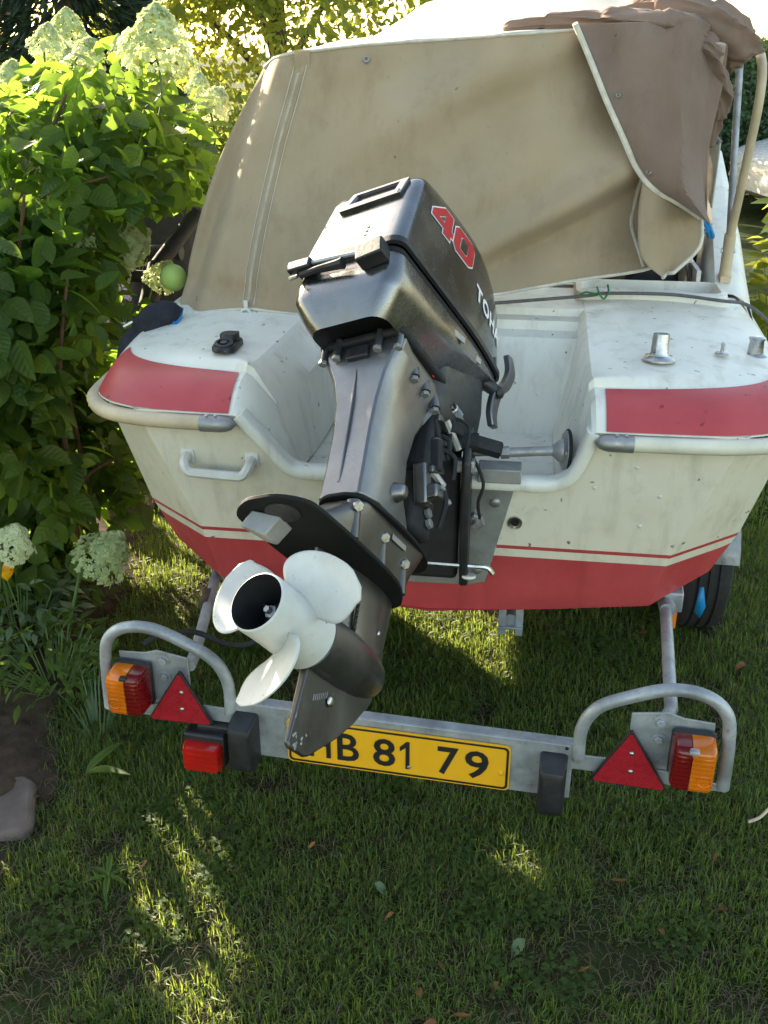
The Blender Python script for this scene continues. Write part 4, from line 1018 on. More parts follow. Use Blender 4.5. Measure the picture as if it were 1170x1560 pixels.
# --- lower cowl
def zlow(y): return interp(y, [-.22, -.05, .05, .15, .25, .30], [.650, .655, .672, .720, .775, .800])
rings = []
for t, ins, in [(0, .004), (.04, 0), (.30, -.003), (.52, -.002), (.62, .004), (.85, .020), (1.0, .034)]:
    ring = []
    for p in dens([(x, y, 0) for x, y in rrect(.124 - ins, -.212 + ins * .9, .314 - ins * .4, .034, 5)]):
        xx = p.x * (1 - .15 * max(0, (p.y - .08) / .23) ** 2); zt_ = zsplit(p.y) - .015; ring.append((xx, p.y, lerp(zt_, zlow(p.y), t)))
    rings.append(ring)
lc = G().loft(rings, True, False, False).build('lower_cowl', M['lowcowl'], mot, smooth=28)
rin = [Vector(p) for p in rings[-1]]
cc = sum(rin, Vector()) / len(rin)
G().loft([rin, [cc.lerp(q, .93) + Vector((0, 0, .014)) for q in rin], [cc.lerp(q, .3) + Vector((0, 0, .03)) for q in rin]], True, False, True).build('underside_pan', M['black'], lc, smooth=40)
for (y0, z0), (y1, z1) in [((.035, .776), (.085, .789)), ((.135, .792), (.180, .800))]:
    def side_low(y, z): return Vector((.128 * (1 - .34 * max(0, (y - .08) / .21) ** 2), y, z))
    G().box((side_low((y0 + y1) / 2, (z0 + z1) / 2) + Vector((-.001, 0, -.012))), (.004, y1 - y0, .016), Matrix.Rotation(-.22, 3, 'Z')).build('rating_sticker', M['dullmetal'], lc, bevel=.001)
# latch on the rear
la = G().box((-.104, -.226, .795), (.056, .026, .026)).build('latch', M['black'], lc, bevel=.004)
G().box((.078, -.232, .768), (.062, .036, .042), Matrix.Rotation(R(-8), 3, 'Y')).build('latch_block', M['black'], la, bevel=.004)
G().tube([(-.10, -.226, .772), (-.05, -.232, .768), (.0, -.233, .764), (.01, -.233, .764)], [.007, .008, .011, .013], 8).build('latch_lever', M['blackdull'], la)
G().tube([(-.115, -.226, .780), (-.118, -.236, .760), (-.098, -.238, .758)], .0045, 6).build('latch_hook', M['chrome'], la)
G().tube([(-.075, -.228, .798), (.05, -.230, .783)], .005, 6).build('latch_rod', M['galv'], la)
# front apron, black, and the tilt lever
rings = []
for z, hx, y0, y1, r in [(.80, .098, .03, .270, .05), (.74, .104, .02, .282, .05), (.67, .104, .05, .290, .05), (.61, .098, .10, .285, .04), (.585, .085, .13, .262, .03)]:
    rings.append([(a, b, z + (b - .15) * .28) for a, b in rrect(hx, y0, y1, r)])
G().loft(rings, True, True, True).build('front_apron', M['black'], mot, smooth=50)
lv = G(); pth = smooth_path([(.115, .336, .918), (.117, .352, .878), (.113, .338, .828), (.106, .312, .788), (.102, .306, .735), (.102, .320, .70)], 5)
rg_ = []
for i, p in enumerate(pth):
    k = i / (len(pth) - 1); wd = lerp(.012, .020, math.sin(k * 3)); rg_.append([p + Vector((a * .008, b * wd, b * wd * .25)) for a, b in ((-1, -1), (1, -1), (1, 1), (-1, 1))])
lv.loft(rg_, True, True, True).build('tilt_lever', M['leg'], mot, bevel=.003)
G().tube([(.085, .262, .800), (.104, .296, .795), (.112, .312, .792)], [.016, .016, .013], 10).build('lever_mount', M['black'], mot)
dome(mot, 'lever_pivot', (.116, .308, .790), (1, 0, 0), .016, M['black'])
# --- mid section (leg)
rings = []
for z, hw, fw, yr, yf in [(.655, .100, .085, -.105, .12), (.63, .092, .085, -.105, .12), (.58, .068, .070, -.098, .095), (.52, .054, .057, -.092, .075), (.45, .049, .053, -.090, .065), (.36, .049, .053, -.090, .075), (.31, .050, .055, -.092, .10), (.298, .052, .058, -.092, .12)]:
    rings.append([(hw * .90, yr, z), (hw, yr + .012, z), (fw + .006, yr + .05, z), (fw, yf - .015, z), (fw * .7, yf, z), (-fw * .7, yf, z), (-fw, yf - .015, z), (-fw - .006, yr + .05, z), (-hw, yr + .012, z), (-hw * .90, yr, z)])
leg = G().loft(rings, True, True, True).build('leg', M['leg'], mot, smooth=22, bevel=.004)
G().add([(-.010, -.1005, .60), (-.004, -.1005, .60), (-.004, -.0925, .33), (-.010, -.0925, .33), (-.010, -.09, .60), (-.002, -.09, .60), (-.002, -.086, .33), (-.010, -.086, .33)], [(0, 1, 2, 3), (4, 7, 6, 5), (0, 4, 5, 1), (3, 2, 6, 7), (0, 3, 7, 4), (1, 5, 6, 2)]).build('rear_ridge', M['leg'], leg, bevel=.0015)
# flange with bolts at the top of the leg
G().box((0, -.015, .666), (.205, .20, .018)).build('leg_flange', M['blackdull'], leg, bevel=.006)
for x_, y_ in [(-.092, -.102), (-.055, -.108), (.045, -.108), (.088, -.098)]:
    bo = G().tube([(x_, y_ - .004, .672), (x_, y_ - .004, .628)], .009, 10).build('boss', M['leg'], leg)
    dome(leg, 'bolt', (x_, y_ - .004, .630), (0, 0, -1), .010, M['dullmetal'], hexn=True)
G().box((-.005, -.1085, .632), (.052, .010, .030)).build('pilot_block', M['black'], leg, bevel=.003)
for x_ in (-.018, .008): G().lathe([(.006, 0), (.006, .001)], (x_, -.1140, .630), (0, -1, 0), 10, True, True).build('pilot_hole', M['darkvoid'], leg)
for y_, z_ in [(-.02, .622), (.03, .618), (.078, .608)]:
    G().tube([(.075, y_, z_ + .025), (.084, y_, z_ - .012)], .012, 10).build('boss', M['leg'], leg)
    dome(leg, 'bolt', (.084, y_, z_ - .014), (.15, 0, -1), .010, M['dullmetal'], hexn=True)
    G().add([(.070, y_ - .012, z_ - .01), (.086, y_ + .004, z_ - .012), (.063, y_ - .006, z_ - .055), (.066, y_ + .008, z_ - .012)], [(0, 1, 2), (1, 3, 2), (0, 3, 1), (0, 2, 3)]).build('rib', M['leg'], leg, smooth=0)
dome(leg, 'bolt', (.089, .10, .665), (1, 0, 0), .012, M['dullmetal'], hexn=True)
dome(leg, 'red_plug', (.089, .045, .662), (1, 0, 0), .007, M['redletter'])
G().lathe([(.012, 0), (.022, .0), (.016, .018), (.012, .022)], (.056, .02, .36), (1, 0, 0), 12, True, True).build('water_port', M['leg'], leg, smooth=60)
# machinery at the leg's front edge on the starboard side
mech = G().box((.045, .115, .56), (.06, .05, .18)).build('swivel_housing', M['blackdull'], mot, bevel=.01)
G().box((0, .150, .50), (.10, .09, .34)).build('swivel_bracket', M['blackdull'], mech, bevel=.015)
sp = []
for k in range(60):
    a = k * .75; sp.append((.098 + .0105 * math.cos(a), .125 + .00055 * k, .628 + .0105 * math.sin(a)))
G().tube(sp, .0022, 5).build('coil_spring', M['chrome'], mech)
G().tube([(.098, .118, .628), (.098, .175, .628)], .0055, 8).build('spring_bolt', M['chrome'], mech)
for p0_, p1_, r_ in [((.075, .10, .585), (.085, .14, .50), .006), ((.085, .13, .60), (.09, .19, .56), .009), ((.07, .11, .47), (.08, .16, .45), .010), ((.088, .15, .66), (.088, .155, .52), .004)]:
    G().tube([p0_, p1_], r_, 8).build('linkage_rod', M['dullmetal'] if r_ > .007 else M['blackdull'], mech)
for p_, d_ in [((.078, .115, .50), (.03, .02, .07)), ((.072, .135, .42), (.045, .05, .03)), ((.060, .11, .43), (.03, .03, .09)), ((.085, .165, .60), (.03, .05, .03))]:
    G().box(p_, d_, Matrix.Rotation(.3, 3, 'X')).build('link_block', M['blackdull'] if p_[2] > .45 else M['leg'], mech, bevel=.004)
for y_, z_ in [(.155, .385), (.165, .365)]: dome(mech, 'bolt', (.052, y_, z_), (1, 0, .2), .012, M['dullmetal'], hexn=True)
rm = random.Random(11)
for k in range(7):
    a = Vector((.060 + .035 * rm.random(), .10 + .05 * rm.random(), .40 + .26 * rm.random())); b = a + Vector((rm.uniform(-.01, .03), rm.uniform(.02, .07), rm.uniform(-.09, .03)))
    G().tube(smooth_path([a, a.lerp(b, .5) + Vector((.018, 0, .012)), b], 5), .0035 + .002 * (k % 2), 6).build('hose', M['blackdull'], mech)
for k in range(9):
    q = Vector((.070 + .025 * rm.random(), .105 + .07 * rm.random(), .41 + .25 * rm.random())); ax_ = (1, rm.uniform(-.4, .2), rm.uniform(-.4, .4))
    dome(mech, 'bolt', q, ax_, .006 + .004 * rm.random(), M['dullmetal'] if k % 3 else M['chrome'], hexn=True)
for z_ in (.47, .54, .60): G().box((.080, .125, z_), (.012, .055, .016), Matrix.Rotation(.4, 3, 'X')).build('cast_web', M['gear'], mech, bevel=.003)
# --- clamp brackets on the transom (given in the boat frame)
def tm(p): return B2M @ Vector(p)
BP = [(-.030, .960), (.012, .930), (.010, .862), (-.055, .858), (-.058, .56), (-.075, .545), (-.115, .565), (-.150, .66), (-.165, .78), (-.158, .90), (-.110, .965)]
cb = []
for s in (1, -1):
    b_ = G().prism(BP, lambda a, b, t: (s * (.082 + t), a, b), 0, .020).build('clamp_bracket', M['black'], mot, bevel=.006, xf=tm); cb.append(b_)
    G().tube([(s * .092, -.03, .60), (s * .092, -.03, .66)], .004, 6).build('bracket_slot', M['darkvoid'], b_, xf=tm)
G().tube([(-.12, -.115, .935), (.115, -.115, .935)], .022, 14).build('tilt_tube', M['blackdull'], mot, xf=tm)
G().tube([(.10, -.115, .935), (.165, -.105, .915)], .020, 6).build('tilt_tube_nut', M['blackdull'], mot, xf=tm)
G().tube(fillet([(-.11, -.118, .625), (.115, -.118, .622), (.150, -.118, .622), (.162, -.118, .605)], .01), .0065, 8).build('thrust_pin', M['chrome'], mot, xf=tm)
G().lathe([(.018, 0), (.018, .006), (.012, .01)], (.105, -.118, .598), (0, -.2, -1), 12, True, True).build('pin_cap', M['white_plastic'], mot, xf=tm)
G().prism([(-.06, .56), (-.07, .86), (.0, .90), (-.12, .90), (-.14, .70), (-.11, .58)], lambda a, b, t: (t, a, b), -.075, .075).build('swivel_body', M['blackdull'], mot, bevel=.01, xf=tm)
G().box((.165, -.056, .842), (.10, .06, .035)).build('clamp_pad', M['plate_al'], mot, bevel=.003, xf=tm)
G().tube(smooth_path([(.10, -.10, .90), (.13, -.12, .84), (.12, -.12, .79), (.125, -.10, .74)], 4), .004, 6).build('fuel_line', M['blackdull'], mot, xf=tm)
G().box((.085, -.13, .885), (.05, .03, .03)).build('clamp_screw', M['dullmetal'], mot, bevel=.005, xf=tm)
# --- splash plate, gear housing, anti-ventilation plate
def outline(half): return half + [(-x, y) for x, y in half[::-1] if x > 1e-6]
sp_o = smooth_path([Vector((x, y, 0)) for x, y in outline([(0, -.104), (.030, -.100), (.055, -.070), (.066, .0), (.066, .09), (.050, .18), (.020, .232), (0, .238)][:1] + [(.030, -.100), (.056, -.070), (.066, .0), (.066, .09), (.052, .18), (.022, .232)])], 3, True)
G().prism([(p.x, p.y) for p in sp_o], lambda a, b, t: (a, b, t), .290, .298).build('splash_plate', M['avplate'], mot, bevel=.002, smooth=30)
rings = []
for z, hx, y0, y1 in [(.292, .054, -.085, .185), (.27, .056, -.10, .17), (.235, .048, -.15, .155), (.20, .044, -.20, .145), (.178, .042, -.22, .14)]: rings.append([(a * (1 - .45 * max(0, (-.06 - b) / .16)), b, z) for a, b in dens([(q[0], q[1], 0) for q in rrect(hx, y0, y1, .03)]) for a, b in [(a, b)]] if False else [(p.x * (1 - .5 * max(0, (-.08 - p.y) / .14)), p.y, z) for p in dens([(q[0], q[1], 0) for q in rrect(hx, y0, y1, .03)])])
n0 = len(rings[0]); rings = [r for r in rings if len(r) == n0]
gh = G().loft(rings, True, True, True).build('gear_housing', M['gear'], mot, smooth=40)
for y_, z_ in [(-.088, .262), (.018, .250), (.105, .235)]:
    G().tube([(.036, y_, z_ + .02), (.040, y_ + .01, z_ - .055)], [.015, .012], 12).build('boss', M['gear'], gh)
    dome(gh, 'bolt', (.048, y_ - .004, z_ + .006), (.8, -.3, -.5), .011, M['chrome'], hexn=True)
G().box((.054, .062, .268), (.002, .055, .012), Matrix.Rotation(R(0), 3, 'X')).build('maker_tag', M['dullmetal'], gh)
av = outline([(0.0, -.312), (.034, -.308), (.072, -.280), (.084, -.235), (.084, -.06), (.074, .05), (.048, .115), (.020, .148)])
av = smooth_path([Vector((x, y, 0)) for x, y in av], 3, True)
avp = G().prism([(p.x, p.y) for p in av], lambda a, b, t: (a, b, t), .168, .177).build('anti_ventilation_plate', M['avplate'], mot, bevel=.002, smooth=30)
G().lathe([(.032, 0), (.032, .003), (.028, .004)], (.016, -.262, .168), (0, 0, -1), 24, False, True).build('trim_tab_seat', M['black'], avp)
tt = G().loft([[(-.034, -.285, .167), (.006, -.252, .167), (.0, -.205, .167), (-.03, -.215, .167)], [(-.050, -.290, .135), (-.016, -.258, .128), (-.024, -.208, .135), (-.046, -.216, .14)]], True, True, True)
tt.build('trim_tab', M['plate_al'], avp, bevel=.003)
# --- gearcase: strut, torpedo, skeg
def foil(y0, y1, hw, z, n=12):
    pts = []
    for k in range(n + 1):
        t = k / n; pts.append((hw * math.sin(math.pi * (t ** .75)) ** .8 if 0 < t < 1 else 0.003, lerp(y1, y0, t), z))
    return pts + [(-x, y, z_) for x, y, z_ in pts[::-1]]
gc = G().loft([foil(-.13, .152, .030, .169), foil(-.11, .146, .029, .11), foil(-.10, .140, .032, .06), foil(-.10, .138, .040, .02), foil(-.10, .136, .045, -.005)], True, True, True)
gc = gc.build('gearcase', M['gear'], mot, smooth=50)
G().lathe([(.050, -.105), (.057, -.100), (.059, -.06), (.058, 0), (.052, .06), (.042, .10), (.028, .125), (.012, .137), (.003, .139)], (0, 0, 0), (0, 1, 0), 28, True, True).build('torpedo', M['gear'], gc, smooth=50)
sk = [(-.100, -.045), (-.112, -.190), (-.104, -.198), (-.058, -.200), (-.045, -.195), (.030, -.140), (.075, -.098), (.118, -.045), (.125, -.01), (-.09, -.01)]
rings = [[(0.0105 * k, y, z) for y, z in sk] for k in (-1, 1)]
G().prism(sk, lambda a, b, t: (t * (.55 + .45 * min(1, max(0, (b + .20) / .16))) * (1.5 if b > -.03 else 1), a, b), -.0085, .0085).build('skeg', M['gear'], gc, bevel=.003)
# bare scraped tip
sc_ = G()
for k in range(26):
    y_ = random.uniform(-.108, -.055); z_ = -.196 + random.random() ** 1.7 * .055; a = random.uniform(.6, 1.4); l_ = random.uniform(.004, .014)
    if y_ > -.075 and z_ < -.185 + (y_ + .075): continue
    sc_.add([(.0066, y_, z_), (.0066, y_ + l_ * math.cos(a), z_ + l_ * math.sin(a)), (.0066, y_ + l_ * math.cos(a) + .003, z_ + l_ * math.sin(a) - .002), (.0066, y_ + .004, z_ - .003)], [(0, 1, 2, 3)])
sc_.v = [(.0085 * (.55 + .45 * min(1, max(0, (p[2] + .20) / .16))) + .0006, p[1], p[2]) for p in sc_.v]
tag(sc_.build('paint_scrapes', M['galv'], gc, smooth=0), kind='stuff')
G().box((.0315, -.012, .092), (.004, .009, .088)).build('water_intake', M['darkvoid'], gc, bevel=.002)
for k in range(7): G().box((.0336, -.012, .056 + .012 * k), (.002, .008, .0025)).build('intake_bar', M['gear'], gc)
dome(gc, 'screw', (.030, .075, .080), (1, .2, 0), .006, M['chrome'])
dome(gc, 'drain_plug', (.012, -.020, -.088), (1, 0, 0), .010, M['chrome'], .4)
for k in range(8): G().box((.0098, -.070 + .0055 * k, -.098 + .0025 * k), (.0016, .0022, .012)).build('cast_mark', M['dullmetal'], gc)
dome(gc, 'intake_cap', (.0, -.125, -.01), (0, -1, 0), .02, M['black'])
# --- propeller
pr = G().lathe([(.0505, -.262), (.0535, -.260), (.0550, -.252), (.0545, -.225), (.056, -.18), (.0585, -.13), (.060, -.108), (.056, -.104)], (0, 0, 0), (0, 1, 0), 36)
pr = pr.build('propeller', M['prop'], mot, smooth=40)
G().lathe([(.0507, -.2615), (.0495, -.24), (.0465, -.22), (.045, -.15)], (0, 0, 0), (0, 1, 0), 36).build('exhaust_bore', M['blackdull'], pr, smooth=50)
G().lathe([(.046, -.17), (.012, -.168)], (0, 0, 0), (0, 1, 0), 30, False, True).build('bore_end', M['blackdull'], pr)
hb = G().lathe([(.026, -.17), (.026, -.20), (.020, -.205), (.014, -.206)], (0, 0, 0), (0, 1, 0), 20, False, True).build('inner_hub', M['black'], pr, smooth=40)
for k in range(3):
    a = k * 2.094 + .4; G().box((math.cos(a) * .034, -.185, math.sin(a) * .034), (.024, .03, .006), Matrix.Rotation(-a, 3, 'Y')).build('hub_web', M['black'], hb)
G().lathe([(.012, 0), (.012, .016), (.007, .018), (.006, .028)], (0, -.205, 0), (0, -1, 0), 6, False, True).build('prop_nut', M['dullmetal'], hb, smooth=25)
PITCH = .30; BL0 = 33.0
for kb in range(3):
    th0 = R(BL0 + 120 * kb); rows = []
    for i in range(24):
        f = i / 23; r = lerp(.052, .162, f)
        # ear shaped blade: angular half-width falls to zero at the tip
        aw = R(47) * (.62 + .38 * math.sin(math.pi * min(1, f * 1.05 + .1))) * math.sqrt(max(0, 1 - f ** 3.2)) * lerp(.95, .88, f)
        mid = R(10) - R(28) * f * f; row = []
        for j in range(19):
            q = j / 18 * 2 - 1; th = th0 + mid + q * aw
            y = -.178 - .03 * f - PITCH * (-(th - th0)) / (2 * math.pi) * -1 * .85
            row.append((r * math.cos(th), y, r * math.sin(th)))
        rows.append(row)
    G().grid(rows).build('blade', M['prop'], pr, smooth=80, solid=.0032, bevel=0)

# ================================================================== TRAILER
tr = empty('boat_trailer', 'galvanised boat trailer with a light bar and yellow number plate', 'trailer', mat=TM)
Z0 = .33
# light bar beam (flat galvanised channel)
bar = G().box((-.002, .0, .338), (.756, .006, .138)).box((-.002, .014, .405), (.756, .028, .005)).build('light_bar', M['galv'], tr, bevel=.0015)
for a in ((.362),): G().lathe([(.004, 0), (.004, .001)], (a, -.0032, .40), (0, -1, 0), 10, True, True).build('hole', M['darkvoid'], bar)
# number plate
def rr2(x0, x1, z0, z1, r, n=4): return [(lerp(x0, x1, .5) + x, lerp(z0, z1, .5) + y) for x, y in rrect((x1 - x0) / 2, -(z1 - z0) / 2, (z1 - z0) / 2, r, n)]
np_ = G().prism(rr2(-.254, .246, .272, .390, .012), lambda a, b, t: (a, t, b), -.010, -.006).build('number_plate', M['yellow'], tr)
o_ = rr2(-.2505, .2425, .2755, .3865, .010); i_ = rr2(-.2455, .2375, .2805, .3815, .007)
strips(o_, i_, lambda a, b: (a, -.0112, b)).build('plate_border', M['plateblack'], np_, smooth=0)
for ch, xa, ww in [('H', -.203, .050), ('B', -.138, .050), ('8', -.056, .050), ('1', .004, .022), ('7', .088, .046), ('9', .148, .052)]:
    V, F_ = text_mesh(ch, .104, .0016)
    if ch == '1': V = [Vector(q) for q in [(.6, 0, 0), (1, 0, 0), (1, 1, 0), (.68, 1, 0), (0, .78, 0), (0, .62, 0), (.6, .78, 0)]]; F_ = [tuple(range(7))]
    x0, x1 = min(v.x for v in V), max(v.x for v in V); y0, y1 = min(v.y for v in V), max(v.y for v in V)
    G().add([(xa + (v.x - x0) / (x1 - x0) * ww, -.0116, .294 + (v.y - y0) / (y1 - y0) * .074) for v in V], F_).build('character', M['plateblack'], np_, smooth=0)
for a, b in [(.228, .318), (-.232, .330), (.025, .300)]: dome(np_, 'rivet', (a, -.010, b), (0, -1, 0), .007 if a > .2 else .005, M['yellow'] if a > .2 else M['dullmetal'])
# black marker lamps
for s, x0 in ((-1, -.350), (1, .337)):
    rings = []
    for y, k in [(-.004, 1), (-.045, .98), (-.062, .86), (-.066, .7)]: rings.append([(x0 + (a) * k, y, .320 + b * (k if y > -.05 else k * .95)) for a, b in rrect(.029, -.066, .066, .008)])
    ml = G().loft(rings, True, True, True).build('marker_lamp', M['black'], tr, smooth=35)
    dome(ml, 'screw', (x0 + .004, -.062, .362), (0, -1, 0), .004, M['dullmetal']); dome(ml, 'screw', (x0 + .004, -.062, .282), (0, -1, 0), .004, M['dullmetal'])
    if s > 0: pass
# rear fog lamp
fb = G().box((-.444, -.012, .288), (.098, .05, .086)).box((-.418, .0, .335), (.10, .035, .02)).build('fog_lamp', M['black'], tr, bevel=.006)
rings = [[(-.446 + a * k, y, .279 + b * k) for a, b in rrect(.046, -.035, .035, .010)] for y, k in [(-.037, 1), (-.052, .97), (-.062, .88), (-.064, .6)]]
G().loft(rings, True, True, True).build('fog_lens', M['foglens'], fb, smooth=40)
# side arms, hoops, brackets, lamps, triangles
for s in (-1, 1):
    G().box((s * .405, .002, .366), (.10, .005, .038)).build('arm', M['galv'], tr, bevel=.0012)
    G().box((s * .53, .006, .352), (.16, .005, .034)).build('arm', M['galv'], tr, bevel=.0012)
    hp = [(s * .388, -.004, .375), (s * .388, -.004, .455), (s * .415, -.004, .512), (s * .475, -.004, .548), (s * .555, -.004, .578), (s * .625, -.004, .572), (s * .668, -.004, .535), (s * .680, -.004, .47), (s * .684, -.004, .352)]
    G().tube(smooth_path(hp, 5), .0135, 14).build('hoop', M['galv'], tr)
    bp = [(s * .486, .50), (s * .56, .512), (s * .59, .502), (s * .652, .498), (s * .652, .35), (s * .69, .345), (s * .69, .330), (s * .56, .330), (s * .52, .36), (s * .486, .40)]
    br_ = G().prism(bp, lambda a, b, t: (a, t, b), .010, .015).build('lamp_bracket', M['galv'], tr, bevel=.0012)
    for a, b in [(.545, .488), (.545, .445)]:
        G().lathe([(.016, 0), (.016, .002)], (s * a, .010, b), (0, -1, 0), 16, True, True).build('washer', M['galv'], br_)
        dome(br_, 'bolt', (s * a, .008, b), (0, -1, 0), .0095, M['galv'], hexn=True)
    # two-colour tail lamp
    tl = empty('x', None, None) if False else None
    cx, cz = s * .612, .432
    base = G(); base.box((cx, -.006, cz), (.088, .020, .108)); base = base.build('tail_lamp', M['black'], tr, bevel=.006)
    def lens(x0, x1, name, mat, ro, ri):
        rings = []
        for y, k, kz in [(-.014, 1, 1), (-.055, .985, .97), (-.068, .90, .90), (-.072, .75, .75)]:
            ring = []
            for a, b in rrect(.043, -.052, .052, .011, 4):
                xx = a * k; xx = min(max(xx, x0), x1); ring.append((cx + xx, y, cz + b * kz))
            rings.append(ring)
        return G().loft(rings, True, True, True).build(name, mat, base, smooth=35)
    if s < 0: lens(-.06, .0055, 'amber_lens', M['amber'], 0, 0); lens(.007, .06, 'red_lens', M['redlens'], 0, 0)
    else: lens(-.0055, .06, 'amber_lens', M['amber'], 0, 0); lens(-.06, -.007, 'red_lens', M['redlens'], 0, 0)
    ac = .022 if s > 0 else -.022
    G().lathe([(.013, 0), (.0145, .0025), (.013, .003), (.0115, .001), (.004, .001)], (cx + ac, -.0705, cz - .018), (0, -1, 0), 20, False, True).build('lens_ring', M['amber'], base, smooth=40)
    G().box((cx - s * .003, -.062, cz + .042), (.020, .016, .016)).build('lens_clip', M['black'] if s < 0 else M['galv'], base, bevel=.003)
    # reflector triangle
    t0 = (s * .488, .478); t1 = (s * .413, .335); t2 = (s * .575, .333)
    if s < 0: t0 = (-.498, .484); t1 = (-.425, .344); t2 = (-.585, .340)
    def tri3(k):
        c_ = ((t0[0] + t1[0] + t2[0]) / 3, (t0[1] + t1[1] + t2[1]) / 3); out = []
        P = [t0, t1, t2]
        for i in range(3):   # clipped corners
            p, a_, b_ = Vector(P[i]), Vector(P[i - 1]), Vector(P[(i + 1) % 3])
            for e in (a_, b_): q = p + (e - p).normalized() * .006; out.append((c_[0] + (q.x - c_[0]) * k, c_[1] + (q.y - c_[1]) * k))
        return out
    rt = G().prism(tri3(1.0), lambda a, b, t: (a, t, b), -.016, -.008).build('reflector_triangle', M['black'], tr, bevel=.001)
    G().prism(tri3(.93), lambda a, b, t: (a, t, b), -.018, -.014).build('reflector_face', M['reflector'], rt, smooth=0)
    mz = (t1[1] + t2[1]) / 2
    for b in (.37, .77): dome(rt, 'screw', (lerp((t1[0] + t2[0]) / 2, t0[0], b * .95) + .004, -.018, lerp(mz, t0[1], b * .8 - .02)), (0, -1, 0), .0055, M['chrome'])
# support tubes running forward under the hull
def t_(p): return B2T @ Vector(p)
G().tube([(.548, .018, .475), (.570, .075, .475), t_((.60, .06, .455)), t_((.605, .9, .43))], .0145, 12).build('support_tube', M['galv'], tr)
G().tube([(-.486, .018, .475), (-.495, .075, .475), t_((-.58, .06, .455)), t_((-.59, .9, .43))], .0135, 12).build('support_tube', M['galv'], tr)
G().tube([t_((.601, .02, .458)), t_((.602, .09, .456))], .021, 12).build('tube_clamp', M['galv'], tr)
G().tube([t_((-.555, -.13, .465)), t_((-.565, -.06, .46))], .0165, 10).build('rusty_sleeve', M['bark'], tr)
G().box(t_((.62, .10, .462)), (.05, .09, .055)).build('clamp_block', M['galv'], tr, bevel=.004)
G().tube(smooth_path([(-.60, .03, .51), (-.57, .06, .52), (-.50, .09, .52), (-.42, .10, .49), (-.36, .12, .50), (-.345, .18, .56), (-.36, .25, .56), t_((-.5, .1, .48))], 6), .0065, 8).build('lamp_cable', M['blackdull'], tr)
# frame under the boat
for s in (-1, 1):
    G().box(t_((s * .42, 1.9, .36)), (.06, 2.6, .08), Matrix.Rotation(R(4), 3, 'Z')).build('frame_rail', M['galv'], tr, bevel=.006)
    G().box(t_((s * .42, 1.5, .43)), (.09, 1.6, .045), Matrix.Rotation(R(4), 3, 'Z')).build('bunk', M['blackdull'], tr, bevel=.01)
for v in (.75, 1.6): G().tube([t_((-.42, v, .33)), t_((.42, v, .33))], .028, 10).build('cross_member', M['galv'], tr)
G().tube([t_((-.6, .80, .25)), t_((.75, .80, .25))], .025, 10).build('axle', M['galv'], tr)
G().tube([t_((0, 1.6, .34)), t_((0, 5.0, .34))], .035, 10).build('drawbar', M['galv'], tr)
# keel bracket: two upright flats under the transom
for u in (.190, .235): G().box(t_((u, .075, .385)), (.020, .006, .13), Matrix.Rotation(R(4), 3, 'Z')).build('keel_bracket', M['galv'], tr, bevel=.001)
G().box(t_((.2125, .08, .345)), (.065, .03, .006), Matrix.Rotation(R(4), 3, 'Z')).build('keel_bracket_foot', M['galv'], tr, bevel=.002)
G().tube([t_((.2125, .08, .36)), t_((.2125, .56, .36))], .02, 10).build('keel_arm', M['galv'], tr)
for s in (-1, 1):
    c0 = t_((.80 if s > 0 else -.62, .80, .252)); axv = (B2T.to_3x3() @ Vector((s, 0, 0)))
    prof = [(.14, -.065), (.165, -.075), (.225, -.078), (.243, -.070), (.252, -.052), (.252, -.034), (.246, -.032), (.246, -.026), (.253, -.024), (.253, -.004), (.247, -.002), (.247, .004), (.253, .006), (.253, .026), (.246, .028), (.246, .034), (.252, .036), (.251, .054), (.243, .070), (.225, .078), (.165, .075), (.14, .065)]
    wh = G().lathe(prof, c0, axv, 44).build('wheel', M['tyre'], tr, smooth=30)
    G().lathe([(.142, -.06), (.135, -.03), (.135, .03), (.142, .06), (.12, .05), (.06, .02), (.03, .04), (.02, .05)], c0, axv, 24, False, True).build('rim', M['galv'], wh, smooth=40)
    rows = []
    for k in range(15):
        a = R(5 + 158 * k / 14); p = c0 + (B2T.to_3x3() @ Vector((0, math.cos(a) * .268, math.sin(a) * .268)))
        rows.append([p + axv * .085 + Vector((0, 0, -.012)), p + axv * .082, p - axv * .085])
    G().grid(rows).build('mudguard', M['galv'], tr, solid=.003)
    G().box(c0 + axv * -.10 + Vector((0, 0, .14)), (.02, .06, .26)).build('mudguard_stay', M['galv'], tr)
# loose strap ends hanging by the starboard wheel
lo = G().box((0, 0, .05), (.016, .003, .10)); st_ = lo.build('orange_strap', M['orange'], None); st_.matrix_world = TM @ Matrix.Translation(t_((.635, .12, .35)))
tag(st_, 'short orange strap end hanging beside the right tyre', 'strap')
lo = G().add([(-.006, 0, .10), (.004, 0, .10), (.016, 0, .04), (.006, .002, .0), (-.012, 0, .02), (-.010, 0, .05)], [(0, 1, 2, 3, 4, 5)])
st_ = lo.build('blue_strap', M['blue'], None, solid=.002); st_.matrix_world = TM @ Matrix.Translation(t_((.735, .30, .28))); tag(st_, 'small blue ribbon hanging in front of the right tyre', 'ribbon')

# ================================================================== PLANTS
def px_ground(x, y, z=0):   # photo pixel to a point at height z (planning aid only, result is a plain world position)
    c, s = math.cos(R(25)), math.sin(R(25)); d = Vector(((x - 585) / 1531, c - (y - 780) / 1531 * s, -s - (y - 780) / 1531 * c))
    t = (z - CAMZ) / d.z; return Vector((d.x * t, d.y * t, z))
def at_depth(x, y, dep):
    c, s = math.cos(R(25)), math.sin(R(25)); d = Vector(((x - 585) / 1531, c - (y - 780) / 1531 * s, -s - (y - 780) / 1531 * c)); return Vector((0, 0, CAMZ)) + d * dep
